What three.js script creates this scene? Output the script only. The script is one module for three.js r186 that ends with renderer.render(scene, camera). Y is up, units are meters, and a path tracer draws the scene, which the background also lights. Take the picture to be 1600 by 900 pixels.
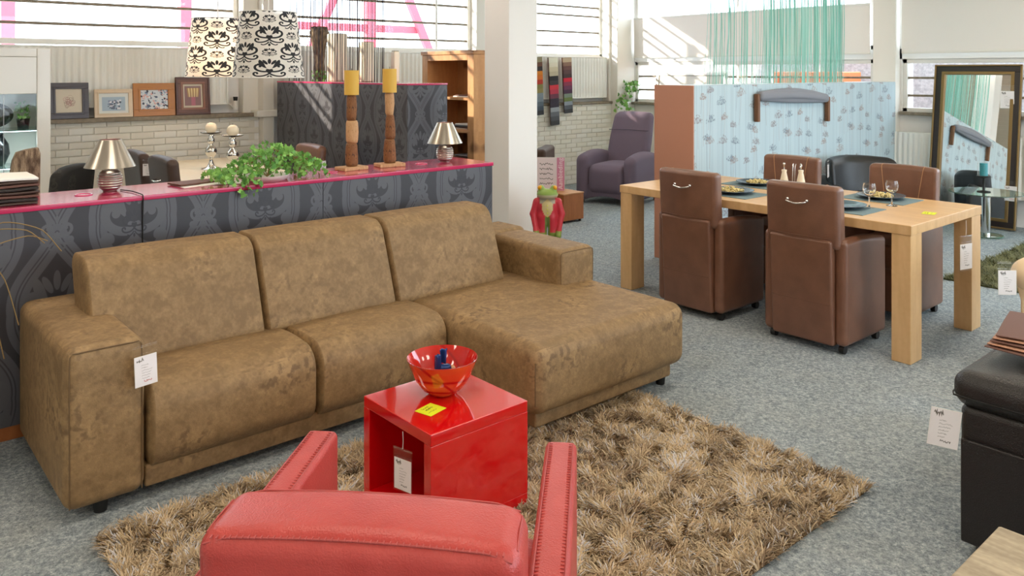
import * as THREE from 'three';
import { RectAreaLightUniformsLib } from 'three/addons/lights/RectAreaLightUniformsLib.js';
import { MarchingCubes } from 'three/addons/objects/MarchingCubes.js';
import { mergeGeometries, mergeVertices } from 'three/addons/utils/BufferGeometryUtils.js';

// ---------- camera, sky, sun, lights, exposure ----------
// plan coordinates: a = along the sofa (world x), b = away from the camera side (world -z), camera at a=0, b=0
const scene = new THREE.Scene();
const FOC = 1255, HALF = 788;                       // focal length in pixels of the 1600x900 frame; shifted lens, horizon at y = 112
const camera = new THREE.PerspectiveCamera(2 * Math.atan(HALF / FOC) * 180 / Math.PI, 1600 / 1576, 0.05, 200);
camera.setViewOffset(1600, 1576, 0, HALF - 112, 1600, 900);
camera.position.set(0, 1.6, 0);
const YAW = Math.atan2(1452, FOC);
camera.lookAt(Math.cos(YAW), 1.6, -Math.sin(YAW));
scene.add(camera);
const renderer = new THREE.WebGLRenderer();
renderer.toneMapping = THREE.LinearToneMapping;
renderer.toneMappingExposure = 1.35;
renderer.shadowMap.enabled = true;
scene.background = new THREE.Color(0.74, 0.88, 1.0);
scene.backgroundIntensity = 5.2;
const sun = new THREE.DirectionalLight(0xfff0d8, 7);
sun.position.set(0 - 8 * 0.80, 3 + 8 * 0.31, -8 - 8 * 0.52); sun.target.position.set(0, 3, -8);
sun.castShadow = true; sun.shadow.radius = 1.5; sun.shadow.mapSize.set(2048, 2048);
Object.assign(sun.shadow.camera, { left: -14, right: 14, top: 14, bottom: -14, near: 0.5, far: 60 });
scene.add(sun, sun.target);
RectAreaLightUniformsLib.init();
const CEIL = 3.3, PANEL_LIGHT = 6.6;
const panelSpots = [];
for (const a of [-2.2, 0.9, 4.0, 7.1]) for (const b of [-3.2, -0.6, 2.0, 4.9]) panelSpots.push([a, b]);
for (const [a, b] of panelSpots) {
  const l = new THREE.RectAreaLight(0xfff0dc, PANEL_LIGHT, 1.2, 0.6);
  l.position.set(a, CEIL - 0.075, -b); l.lookAt(a, 0, -b); scene.add(l);
}

// ---------- helpers ----------
let seed = 7;
const rnd = () => { seed = (seed * 1664525 + 1013904223) >>> 0; return seed / 4294967296; };
const rr = (p, q) => p + (q - p) * rnd();
const names = {};
function numbered(n) { const k = names[n] = (names[n] ?? -1) + 1; return k ? `${n}_${String(k).padStart(3, '0')}` : n; }
function shadows(o) { o.traverse((m) => { if (m.isMesh) m.castShadow = m.receiveShadow = true; }); return o; }
function thing(name, label, category, [a, b, h = 0] = [0, 0, 0], turn = 0, group) {
  const o = new THREE.Group(); o.name = numbered(name); o.position.set(a, h, -b); o.rotation.y = turn;
  o.userData = { label, category }; if (group) o.userData.group = group; scene.add(o); return o;
}
function part(name, geo, mat, parent, kind) {
  const m = new THREE.Mesh([].concat(geo).length > 1 ? merge(geo) : [].concat(geo)[0], mat); m.name = parent === scene ? numbered(name) : name;
  m.castShadow = m.receiveShadow = true; if (kind) m.userData.kind = kind; parent.add(m); return m;
}
function structure(name, geo, mat) { return part(name, geo, mat, scene, 'structure'); }
function one(name, label, category, geo, mat, group) {
  const m = part(name, geo, mat, scene); m.userData = { label, category }; if (group) m.userData.group = group; return m;
}
function copy(src, label, [a, b, h = 0], turn) {
  const c = src.clone(); c.name = numbered(src.name.replace(/_\d{3}$/, '')); c.userData = { ...src.userData, label };
  c.position.set(a, h, -b); c.rotation.y = turn; scene.add(c); return c;
}
function flat(g) { const q = g.index ? g.toNonIndexed() : g; for (const k of Object.keys(q.attributes)) if (!['position', 'normal', 'uv', 'color'].includes(k)) q.deleteAttribute(k); return q; }
function merge(list) {
  const f = list.map(flat), col = f.some((g) => g.attributes.color);
  for (const g of f) { if (!g.attributes.uv) boxUV(g); if (col && !g.attributes.color) g.setAttribute('color', new THREE.BufferAttribute(new Float32Array(g.attributes.position.count * 3).fill(1), 3)); }
  return mergeGeometries(f);
}
// uv in metres, projected on the dominant axis of each triangle
function boxUV(g0) {
  const g = g0.index ? g0.toNonIndexed() : g0, p = g.attributes.position, uv = new Float32Array(p.count * 2), A = new THREE.Vector3(), B = new THREE.Vector3(), C = new THREE.Vector3();
  for (let i = 0; i < p.count; i += 3) {
    A.fromBufferAttribute(p, i); B.fromBufferAttribute(p, i + 1); C.fromBufferAttribute(p, i + 2);
    const n = B.clone().sub(A).cross(C.clone().sub(A)), x = Math.abs(n.x), y = Math.abs(n.y), z = Math.abs(n.z);
    for (let k = 0; k < 3; k++) {
      const q = k === 0 ? A : k === 1 ? B : C;
      const [u, v] = y >= x && y >= z ? [q.x, -q.z] : x >= z ? [-q.z, q.y] : [q.x, q.y];
      uv[(i + k) * 2] = u; uv[(i + k) * 2 + 1] = v;
    }
  }
  g.setAttribute('uv', new THREE.BufferAttribute(uv, 2)); return g;
}
// box with rounded edges, optional bulged faces and free deformation
function soft(w, h, d, r = 0.02, o = {}) {
  const k = o.k ?? 3, m = o.m ?? 4, n = 2 * k + m; r = Math.min(r, w / 2 - 1e-4, h / 2 - 1e-4, d / 2 - 1e-4);
  const rx = o.rx ?? r, W0 = w / 2; w += 2 * (r - rx);   // rx: tighter rounding at the two x ends
  let g = new THREE.BoxGeometry(w, h, d, n, n, n); g.deleteAttribute('uv'); g.deleteAttribute('normal'); g = mergeVertices(g, 1e-6);
  const p = g.attributes.position, H = [w / 2, h / 2, d / 2], v = new THREE.Vector3(), q = new THREE.Vector3(), bl = o.bulge ?? [0, 0, 0];
  for (let i = 0; i < p.count; i++) {
    v.fromBufferAttribute(p, i); const s = [0, 0, 0];
    ['x', 'y', 'z'].forEach((c, j) => {
      const t = Math.round((v[c] / (2 * H[j]) + 0.5) * n), mid = 2 * (H[j] - r);
      v[c] = t <= k ? -H[j] + r * t / k : t >= n - k ? H[j] - r * (n - t) / k : -H[j] + r + mid * (t - k) / m;
      s[j] = v[c] / H[j]; q[c] = Math.max(-(H[j] - r), Math.min(H[j] - r, v[c]));
    });
    const dir = v.clone().sub(q); if (dir.lengthSq() > 1e-12) v.copy(q).addScaledVector(dir.normalize(), r);
    const cs = s.map((t) => Math.cos(t * Math.PI / 2));
    v.x += bl[0] * s[0] * cs[1] * cs[2]; v.y += bl[1] * s[1] * cs[0] * cs[2]; v.z += bl[2] * s[2] * cs[0] * cs[1];
    if (rx !== r) { const e = Math.abs(v.x) - (H[0] - r); v.x = Math.sign(v.x) * (e > 0 ? W0 - rx + e * rx / r : Math.abs(v.x)); }
    if (o.at) v.add(o.at); if (o.fn) o.fn(v);
    p.setXYZ(i, v.x, v.y, v.z);
  }
  g.computeVertexNormals(); return boxUV(g);
}
const V = (x, y, z) => new THREE.Vector3(x, y, z);
// box between limits in local x, y, z with small rounded edges
function bx(x0, x1, y0, y1, z0, z1, r = 0.003, o = {}) { return soft(Math.abs(x1 - x0), Math.abs(y1 - y0), Math.abs(z1 - z0), r, { k: 1, m: 1, at: V((x0 + x1) / 2, (y0 + y1) / 2, (z0 + z1) / 2), ...o }); }
const pb = (a0, a1, h0, h1, b0, b1, r = 0.003, o) => bx(a0, a1, h0, h1, -b1, -b0, r, o);   // the same in plan coordinates
function hard(a0, a1, h0, h1, b0, b1) { const g = new THREE.BoxGeometry(Math.abs(a1 - a0), Math.abs(h1 - h0), Math.abs(b1 - b0)); g.translate((a0 + a1) / 2, (h0 + h1) / 2, -(b0 + b1) / 2); return boxUV(g); }
function tube(pts, r, rs = 6, n = 0) { return new THREE.TubeGeometry(new THREE.CatmullRomCurve3(pts.map((p) => V(...p)), false, 'catmullrom', 0.3), n || pts.length * 5, r, rs); }
function lathe(pts, seg = 32) { return new THREE.LatheGeometry(pts.map(([x, y]) => new THREE.Vector2(x, y)), seg); }
function cyl(r0, r1, h, y = 0, seg = 24) { const g = new THREE.CylinderGeometry(r0, r1, h, seg); g.translate(0, y + h / 2, 0); return g; }
function moved(g, x, y, z, ry = 0, rx = 0, rz = 0) { g.applyMatrix4(new THREE.Matrix4().compose(V(x, y, z), new THREE.Quaternion().setFromEuler(new THREE.Euler(rx, ry, rz)), V(1, 1, 1))); return g; }

// noise and textures
const hash = (x, y, s) => { let n = (x * 374761393 + y * 668265263 + s * 1274126177) | 0; n = Math.imul(n ^ (n >>> 13), 1274126177); return ((n ^ (n >>> 16)) >>> 0) / 4294967296; };
function vn(u, v, f, s) { const x = u * f, y = v * f, i = Math.floor(x), j = Math.floor(y), sx = (x - i) ** 2 * (3 - 2 * (x - i)), sy = (y - j) ** 2 * (3 - 2 * (y - j)), w = (k) => ((k % f) + f) % f;
  const l = (p, q, t) => p + (q - p) * t; return l(l(hash(w(i), w(j), s), hash(w(i + 1), w(j), s), sx), l(hash(w(i), w(j + 1), s), hash(w(i + 1), w(j + 1), s), sx), sy); }
function fbm(u, v, f, s, oct = 4) { let t = 0, k = 0.5, n = 0; for (let o = 0; o < oct; o++) { t += k * vn(u, v, f << o, s + o); n += k; k *= 0.55; } return t / n; }
function dataTex(n, fn, metres, srgb = true, m = n) {
  const d = new Uint8Array(n * m * 4);
  for (let y = 0; y < m; y++) for (let x = 0; x < n; x++) { const c = fn((x + 0.5) / n, (y + 0.5) / m, x, y), i = (y * n + x) * 4; d[i] = c[0]; d[i + 1] = c[1]; d[i + 2] = c[2]; d[i + 3] = 255; }
  return finish(new THREE.DataTexture(d, n, m), metres, srgb);
}
function finish(t, metres, srgb = true) {
  t.wrapS = t.wrapT = THREE.RepeatWrapping; t.magFilter = THREE.LinearFilter; t.minFilter = THREE.LinearMipmapLinearFilter; t.generateMipmaps = true;
  if (srgb) t.colorSpace = THREE.SRGBColorSpace; if (metres) { const [p, q] = [].concat(metres, metres); t.repeat.set(1 / p, 1 / q); } t.needsUpdate = true; return t;
}
function canvasTex(w, h, draw, metres) { const c = document.createElement('canvas'); c.width = w; c.height = h; draw(c.getContext('2d'), w, h); return finish(new THREE.CanvasTexture(c), metres); }
const mix = (p, q, t) => p.map((x, i) => x + (q[i] - x) * Math.max(0, Math.min(1, t)));
const std = (color, roughness = 0.6, o = {}) => new THREE.MeshStandardMaterial({ color, roughness, ...o });
const phys = (o) => new THREE.MeshPhysicalMaterial(o);

// ---------- materials ----------
const grainBump = dataTex(256, (u, v) => { const t = 255 * fbm(u, v, 48, 3, 3); return [t, t, t]; }, 0.12, false);
const M = {};
M.carpet = std(0xffffff, 0.97, { map: dataTex(1024, (u, v, x, y) => { const n = 0.6 * hash(x >> 1, y >> 1, 5) + 0.4 * hash(x >> 2, y >> 2, 6), k = fbm(u, v, 130, 9, 2), c = fbm(u, v, 6, 2, 3); const t = (0.5 * n + 0.5 * k - 0.5) * 1.3 + 0.5; return mix(mix([88, 101, 110], [200, 208, 211], t), [150, 146, 130], 0.35 * (c - 0.35)); }, 1.6), bumpMap: dataTex(512, (u, v, x, y) => { const t = 255 * (0.5 * hash(x, y, 1) + 0.5 * fbm(u, v, 120, 4, 2)); return [t, t, t]; }, 0.8, false), bumpScale: 0.004 });
M.suede = std(0xffffff, 0.62, { map: dataTex(1024, (u, v) => { const a = fbm(u, v, 5, 21, 4), b = fbm(u, v, 26, 31, 4), c = fbm(u, v, 90, 41, 2); let t = 0.5 * a + 0.5 * b; const d = fbm(u, v, 44, 37, 3), dark = Math.max(0, Math.min(1, (d - 0.5) * 5)) * Math.max(0, Math.min(1, (a - 0.4) * 4)); return mix(mix([126, 100, 66], [164, 134, 93], (t - 0.3) * 2.2 + (c - 0.5) * 0.6), [98, 75, 50], dark * 0.6); }, 0.9), bumpMap: grainBump, bumpScale: 0.0008 });
M.brownLeather = phys({ color: 0xffffff, roughness: 0.42, clearcoat: 0.4, clearcoatRoughness: 0.3, map: dataTex(512, (u, v) => mix([104, 68, 50], [130, 88, 66], fbm(u, v, 8, 51, 4)), 0.7), bumpMap: grainBump, bumpScale: 0.0008 });
M.darkLeather = std(0x453229, 0.5, { bumpMap: grainBump, bumpScale: 0.001 });
M.redLeather = std(0xffffff, 0.36, { map: dataTex(512, (u, v) => mix([176, 58, 54], [194, 74, 68], fbm(u, v, 10, 61, 4)), 0.5), bumpMap: grainBump, bumpScale: 0.0009 });
M.blackLeather = std(0x1d1b1b, 0.34, { bumpMap: grainBump, bumpScale: 0.0014 });
M.stitchRed = std(0xb4504e, 0.6); M.stitchTan = std(0xb98c62, 0.6); M.pipingBrown = std(0x6f573a, 0.7); M.stitchBlack = std(0x0f0e0e, 0.5);
M.purple = std(0x6d5f6e, 0.9, { bumpMap: grainBump, bumpScale: 0.0012 });
M.white = std(0xeceae4, 0.6); M.whiteGloss = std(0xe9e4da, 0.18); M.cream = std(0xe6dcc6, 0.5); M.radiator = std(0xf0efe8, 0.35);
M.brick = [0xf0ece0, 0xece7da, 0xf2efe6].map((c) => std(c, 0.75, { bumpMap: grainBump, bumpScale: 0.003 }));
M.mortar = std(0xe6e1d4, 0.9);
M.plaster = std(0xf3f1ed, 0.8); M.pier = std(0xebe7de, 0.6); M.blind = std(0xf1ece6, 0.85, { side: THREE.DoubleSide });
M.sill = std(0xffffff, 0.6, { map: dataTex(256, (u, v) => mix([112, 100, 84], [158, 146, 126], fbm(u, v, 12, 71, 4)), 0.4) });
M.glass = phys({ color: 0xffffff, roughness: 0.02, transmission: 1, thickness: 0, ior: 1.45 });
M.clear = phys({ color: 0xffffff, roughness: 0.03, transmission: 1, thickness: 0.004, ior: 1.48 });
M.sleeve = phys({ color: 0xffffff, roughness: 0.08, transmission: 1, thickness: 0, ior: 1.45 });
M.tableGlass = phys({ color: 0xdff3ea, roughness: 0.03, transmission: 0.9, thickness: 0.01, ior: 1.5, attenuationColor: new THREE.Color(0.5, 0.85, 0.7), attenuationDistance: 0.12 });
M.chrome = std(0xe2e2e0, 0.12, { metalness: 1 }); M.silver = std(0xd9d8d4, 0.1, { metalness: 1 }); M.brushed = std(0xb4aea4, 0.3, { metalness: 1 });
M.black = std(0x161616, 0.5); M.blackGloss = std(0x121314, 0.15); M.mirror = std(0xf2f5f4, 0.01, { metalness: 1 });
M.pink = phys({ color: 0xc2305f, roughness: 0.16, clearcoat: 0.6, clearcoatRoughness: 0.08 });
M.redGloss = phys({ color: 0xd00a12, roughness: 0.08, clearcoat: 1, clearcoatRoughness: 0.02 });
M.salmon = std(0xb88168, 0.65); M.candle = std(0xdcb04a, 0.6); M.teal = std(0x2f8f97, 0.6); M.yellow = std(0xd9e021, 0.7);
function woodTex(c0, c1, c2, s, metres, knots = 0) {
  return dataTex(512, (u, v) => { const w = fbm(u, v, 3, s, 3), g = vn(u, v + 0.02 * w, 64, s + 3) * 0.5 + vn(u + 0.1 * w, v * 0.1, 96, s + 5) * 0.5, l = fbm(u * 1, v * 0.12, 24, s + 9, 3); let c = mix(c0, c1, l * 0.7 + g * 0.3); return mix(c, c2, knots * Math.max(0, (fbm(u, v, 6, s + 11, 2) - 0.72) * 6)); }, metres);
}
M.beech = std(0xffffff, 0.38, { map: woodTex([200, 158, 108], [228, 190, 140], [150, 100, 60], 81, 1.0, 0) });
M.oak = std(0xffffff, 0.5, { map: woodTex([176, 124, 78], [208, 158, 106], [120, 80, 44], 91, 1.0, 1) });
M.orangeWood = std(0xffffff, 0.4, { map: woodTex([150, 86, 44], [184, 116, 66], [110, 60, 30], 101, 0.8) });
M.whitewash = std(0xffffff, 0.6, { map: woodTex([126, 112, 92], [206, 190, 160], [90, 78, 62], 111, 0.5) });
M.bark = std(0xffffff, 0.85, { map: dataTex(256, (u, v) => mix([84, 66, 50], [190, 168, 140], fbm(u * 1, v * 0.25, 24, 121, 4) * 1.6 - 0.35), 0.25), bumpMap: grainBump, bumpScale: 0.006 });
M.logPale = std(0xffffff, 0.7, { map: woodTex([176, 132, 88], [214, 174, 130], [110, 72, 44], 131, 0.2, 1) });
M.logDark = std(0xffffff, 0.7, { map: woodTex([104, 64, 34], [156, 106, 62], [70, 42, 24], 141, 0.2, 1) });
M.yokeWood = std(0xffffff, 0.6, { map: woodTex([92, 58, 36], [142, 96, 58], [60, 38, 24], 151, 0.3) });
M.greyFabric = std(0x85868d, 0.9); M.stone = std(0xffffff, 0.9, { map: dataTex(512, (u, v) => mix([150, 142, 142], [206, 198, 196], fbm(u, v, 40, 161, 3)), 1.2), bumpMap: grainBump, bumpScale: 0.01 });
M.redSteel = std(0xd4566a, 0.5); M.ground = std(0xb9b6ae, 0.95); M.orange = std(0xd96a3a, 0.6);
M.placemat = std(0xffffff, 0.8, { map: dataTex(128, (u) => mix([92, 116, 124], [132, 154, 160], (Math.sin(u * Math.PI * 2 * 8) + 1) / 2), 0.08) });
M.plate = std(0x4c5a66, 0.2); M.chips = std(0xe2cf92, 0.8); M.ceramic = std(0xe6dac2, 0.35); M.leaf = std(0xffffff, 0.55, { vertexColors: true, side: THREE.DoubleSide });
M.strand = std(0xffffff, 0.9, { vertexColors: true, side: THREE.DoubleSide }); M.stem = std(0x8d7347, 0.8, { side: THREE.DoubleSide }); M.clay = std(0x7a4a3a, 0.7);
M.paper = std(0xf2f0ea, 0.8); M.cardboard = std(0x6b4a40, 0.7); M.ceilingBoard = std(0xdfd3bd, 0.7); M.led = std(0xffffff, 0.5, { emissive: 0xd6f2ff, emissiveIntensity: 3 });
M.panelGlow = std(0xffffff, 0.5, { emissive: 0xfff1df, emissiveIntensity: 2 });

// ornament drawings
function ornament(c, x, y, w, h, colour, heavy = 1) {           // one mirrored scroll-and-palmette motif
  c.fillStyle = c.strokeStyle = colour; c.lineCap = 'round';
  for (const s of [-1, 1]) {
    c.save(); c.translate(x, y); c.scale(s * w, h);
    const stroke = (lw, f) => { c.lineWidth = lw * heavy; c.beginPath(); f(); c.stroke(); };
    stroke(0.05, () => { c.moveTo(0.01, 0.1); c.bezierCurveTo(0.2, 0.16, 0.4, 0.02, 0.33, -0.14); c.bezierCurveTo(0.29, -0.22, 0.18, -0.18, 0.22, -0.1); });
    stroke(0.04, () => { c.moveTo(0.01, 0.2); c.bezierCurveTo(0.12, 0.34, 0.34, 0.36, 0.37, 0.22); c.bezierCurveTo(0.38, 0.13, 0.27, 0.13, 0.28, 0.2); });
    stroke(0.03, () => { c.moveTo(0.02, 0.3); c.bezierCurveTo(0.06, 0.4, 0.16, 0.46, 0.2, 0.4); });
    c.beginPath(); c.moveTo(0.05, -0.02); c.bezierCurveTo(0.12, -0.12, 0.1, -0.3, 0.24, -0.4); c.bezierCurveTo(0.3, -0.3, 0.24, -0.1, 0.05, -0.02); c.fill();
    c.beginPath(); c.moveTo(0, 0.02); c.bezierCurveTo(0.12, -0.06, 0.1, 0.14, 0, 0.2); c.fill();
    for (let i = 0; i < 3; i++) { c.save(); c.translate(0.0 + 0.06 * i, -0.24 + 0.03 * i * i); c.rotate(0.5 * i); c.beginPath(); c.ellipse(0, -0.09, 0.04, 0.11, 0, 0, 7); c.fill(); c.restore(); }
    c.beginPath(); c.ellipse(0, 0.42, 0.03, 0.06, 0, 0, 7); c.fill();
    c.restore();
  }
}
function halfDrop(c, w, h, f) { for (const [x, y] of [[0.25, 0.25], [0.75, 0.75], [0.75, -0.25], [0.25, 1.25], [-0.25, 0.75], [1.25, 0.25], [-0.25, -0.25], [1.25, 1.25]]) f(x * w, y * h); }
function damaskDark(metresW, metresH) {
  return canvasTex(512, 564, (c, w, h) => {
    c.fillStyle = '#37363c'; c.fillRect(0, 0, w, h);
    halfDrop(c, w, h, (x, y) => {
      for (const [col, lw] of [['#56575e', 0.12], ['#3f3e45', 0.03], ['#5a5b62', 0.012]]) for (const s of [-1, 1]) { c.strokeStyle = col; c.lineWidth = w * lw; c.beginPath(); c.moveTo(x, y - h * 0.47); c.bezierCurveTo(x + s * w * 0.06, y - h * 0.3, x + s * w * 0.27, y - h * 0.2, x + s * w * 0.24, y); c.bezierCurveTo(x + s * w * 0.27, y + h * 0.2, x + s * w * 0.06, y + h * 0.3, x, y + h * 0.47); c.stroke(); }
      ornament(c, x, y + h * 0.01, w * 0.56, h * 0.56, '#58595f', 2.1);
      ornament(c, x, y + h * 0.02, w * 0.22, h * 0.2, '#34333a', 1.2); ornament(c, x, y - h * 0.47, w * 0.26, h * 0.24, '#58595f', 1.6);
    });
  }, [metresW, metresH]);
}
M.damask = std(0xffffff, 0.42, { map: damaskDark(0.65, 0.72) }); M.damaskSmall = std(0xffffff, 0.36, { map: damaskDark(0.5, 0.56) });
M.damaskChair = std(0xffffff, 0.8, { map: canvasTex(256, 256, (c, w, h) => { c.fillStyle = '#23211f'; c.fillRect(0, 0, w, h); halfDrop(c, w, h, (x, y) => ornament(c, x, y, w * 0.42, h * 0.5, '#34312c', 1.6)); }, 0.3) });
M.shade = phys({ color: 0xffffff, roughness: 0.9, transmission: 0.35, thickness: 0, side: THREE.DoubleSide, map: canvasTex(512, 512, (c, w, h) => { c.fillStyle = '#f4f0e8'; c.fillRect(0, 0, w, h); halfDrop(c, w, h, (x, y) => { ornament(c, x, y - h * 0.01, w * 0.76, h * 0.68, '#23262b', 1.3); ornament(c, x, y + h * 0.49, w * 0.36, h * 0.26, '#23262b', 1.3); }); }) });
M.shade.map.repeat.set(4, 2);
M.floral = std(0xffffff, 0.45, { map: canvasTex(1024, 1024, (c, w, h) => {
  c.fillStyle = '#b6c8ce'; c.fillRect(0, 0, w, h);
  for (let i = 0; i < 70; i++) { c.strokeStyle = `rgba(96,124,140,${rr(0.1, 0.3)})`; c.lineWidth = rr(1.5, 4.5); const x = rr(0, w); c.beginPath(); c.moveTo(x, 0); c.lineTo(x, h); c.stroke(); }
  for (let i = 0; i < 42; i++) {
    const x = ((i % 7) + rr(0.0, 1)) / 7 * w, y = (Math.floor(i / 7) + rr(0.0, 1)) / 6 * h, tone = ['rgba(122,104,108,', 'rgba(96,104,122,', 'rgba(140,112,104,'][i % 3], lean = rr(-0.5, 0.5), size = rr(42, 66);
    const seeds = [...Array(46)].map(() => [rr(-1, 1), rr(0.45, 1), rr(3, 8)]), len = rr(120, 330);
    for (const dx of [-w, 0, w]) for (const dy of [-h, 0, h]) {
      c.save(); c.translate(x + dx, y + dy); c.strokeStyle = tone + '0.4)'; c.lineWidth = 3.6; c.beginPath(); c.moveTo(0, 0); c.quadraticCurveTo(lean * 14, len * 0.5, lean * 60, len); c.stroke();
      c.fillStyle = tone + '0.34)'; for (const [p, q, s] of seeds) { const t = p * 1.5 + lean * 0.5; c.beginPath(); c.ellipse(Math.sin(t) * size * q, -Math.cos(t) * size * q, s, s * 0.6, t, 0, 7); c.fill(); c.lineWidth = 2; c.strokeStyle = tone + '0.2)'; c.beginPath(); c.moveTo(0, 0); c.lineTo(Math.sin(t) * size * q, -Math.cos(t) * size * q); c.stroke(); }
      c.restore();
    }
  }
}, 1.25) });
const scribble = (c, x, y, w, lw, col) => { c.strokeStyle = col; c.lineWidth = lw; c.beginPath(); c.moveTo(x, y); for (let t = 0; t <= 1; t += 0.06) c.lineTo(x + t * w, y + rr(-1, 1) * lw * 2.6); c.stroke(); };
function cardTex(k) { return canvasTex(128, 192, (c, w, h) => { c.fillStyle = '#f3eff0'; c.fillRect(0, 0, w, h); scribble(c, 14, 22, 40, 4, '#6b6660'); for (let i = 0; i < 6; i++) { const y = 58 + i * 17; scribble(c, 40, y, 30 + ((i * 29 + k * 13) % 36), 1.3, '#8a8684'); } scribble(c, 52, 164, 46, 2.4, k % 2 ? '#b9483c' : '#55504e'); }); }
M.cards = [0, 1].map((k) => std(0xffffff, 0.7, { map: cardTex(k) }));
M.note = std(0xffffff, 0.7, { map: canvasTex(128, 128, (c, w, h) => { c.fillStyle = '#dfe81c'; c.fillRect(0, 0, w, h); scribble(c, 34, 26, 56, 3, '#56561a'); scribble(c, 36, 50, 60, 3.6, '#4a4a18'); scribble(c, 22, 88, 70, 2.4, '#6d7020'); }) });

// plane with uv 0..1 facing +z, thin box behind it
function sheet(w, h) { return new THREE.PlaneGeometry(w, h); }
function priceTag(label, [a, b, h], turn, w = 0.1, k = 0, cord = 0, tilt = 0) {
  const t = thing('price_tag', label, 'price tag', [a, b, h], turn); t.rotation.order = 'YXZ'; t.rotation.z = tilt;
  const H = w * 1.75, card = bx(-w * 0.46, w * 0.46, -H * 0.96, -H * 0.24, -0.0008, 0.0008, 0.0002);
  part('card', card, M.paper, t); const f = sheet(w * 0.9, H * 0.7); f.translate(0, -H * 0.6, 0.0012); part('print', f, M.cards[k % 2], t);
  const s0 = sheet(w, H); s0.translate(0, -H / 2, 0.0026); const s1 = sheet(w, H); s1.translate(0, -H / 2, -0.0026); part('sleeve', [s0, s1], M.sleeve, t);
  part('clip', [bx(-w * 0.5, w * 0.5, -0.006, 0.002, -0.0035, 0.0035, 0.001), bx(-w * 0.5, w * 0.5, -H * 0.2, -H * 0.19, -0.003, 0.003, 0.0004)], M.sleeve, t);
  if (cord) part('cord', tube([[0, 0, 0], [0.002, cord * 0.5, 0], [0, cord, 0]], 0.0012), M.paper, t);
  return t;
}

// ---------- the room ----------
const BW = 8.1, BU = 8.25, RW = 9.35, LW = -4.2, FW = -5.2;         // brick face, upper wall face, right wall, left wall, wall behind the camera
structure('floor', hard(LW - 0.2, RW + 0.3, -0.15, 0, FW - 0.2, BU + 0.3), M.carpet);
const ceiling = structure('ceiling', hard(LW - 0.2, RW + 0.3, CEIL + 0.02, CEIL + 0.2, FW - 0.2, BU + 0.3), M.plaster);
for (let a = LW; a < RW; a += 0.4) part('ceiling_board', pb(a + 0.006, a + 0.394, CEIL, CEIL + 0.02, FW, BU, 0.004), M.ceilingBoard, ceiling);
structure('wall_left', hard(LW - 0.2, LW, 0, CEIL, FW - 0.2, BU + 0.3), M.plaster);
structure('wall_front', [hard(LW, RW, 0, 0.15, FW - 0.2, FW), hard(LW, RW, 2.95, CEIL, FW - 0.2, FW), hard(LW, 2.6, 0.15, 2.95, FW - 0.2, FW), hard(8.8, RW, 0.15, 2.95, FW - 0.2, FW)], M.plaster);
// back wall: painted brick below the sill, plaster and windows above
const wallBack = structure('wall_back', [hard(LW, RW + 0.3, 0, 1.15, BW + 0.012, BU + 0.3), hard(LW, 0.9, 1.15, CEIL, BU, BU + 0.3), hard(0.9, RW + 0.3, 3.05, CEIL, BU, BU + 0.3), hard(0.9, RW + 0.3, 1.15, 1.83, BU, BU + 0.3)], M.plaster);
{
  const brickShapes = [0, 1, 2].map((i) => soft(0.206, 0.0595, 0.02, 0.006, { k: 1, m: 1, fn: (v) => { v.z += 0.0015 * Math.sin(v.x * 40 + i * 2); } }));
  const mort = hard(1.3, 3.45, 0.5, 1.15, BW + 0.004, BW + 0.012), mort2 = hard(6.4, 9.0, 0, 1.15, BW + 0.004, BW + 0.012);
  part('mortar', [mort, mort2], M.mortar, wallBack);
  for (const [a0, a1, h0] of [[1.4, 3.42, 0.7], [6.75, 8.94, 0.0]]) {
    let row = 0;
    for (let h = h0 + 0.033; h < 1.14; h += 0.0645, row++) for (let a = a0 + (row % 2) * 0.105; a < a1 - 0.1; a += 0.21) {
      const m = part('brick', brickShapes[Math.floor(rnd() * 3)], M.brick[Math.floor(rnd() * 3)], wallBack); m.position.set(a + 0.1, h, -BW + rr(-0.0015, 0.0015));
    }
  }
}
structure('trim_1', [pb(0.9, 3.42, 1.135, 1.175, BW - 0.06, BU, 0.006), pb(3.75, 8.96, 1.125, 1.16, BW - 0.03, BU, 0.006)], M.sill);
structure('trim_2', [pb(3.34, 3.52, 1.16, CEIL, BU - 0.12, BU + 0.1, 0.01), pb(3.5, 3.62, 0, CEIL, BW - 0.1, BU, 0.01), pb(3.42, 3.74, 1.13, 1.2, BW - 0.14, BU, 0.008), pb(6.44, 6.6, 1.16, CEIL, BU - 0.1, BU + 0.1, 0.01)], M.pier);
structure('trim_3', [pb(8.96, RW, 0, CEIL, BW - 0.12, BU + 0.1, 0.012), pb(8.92, 8.97, 1.16, CEIL, BU - 0.14, BU, 0.008)], M.pier);
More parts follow.
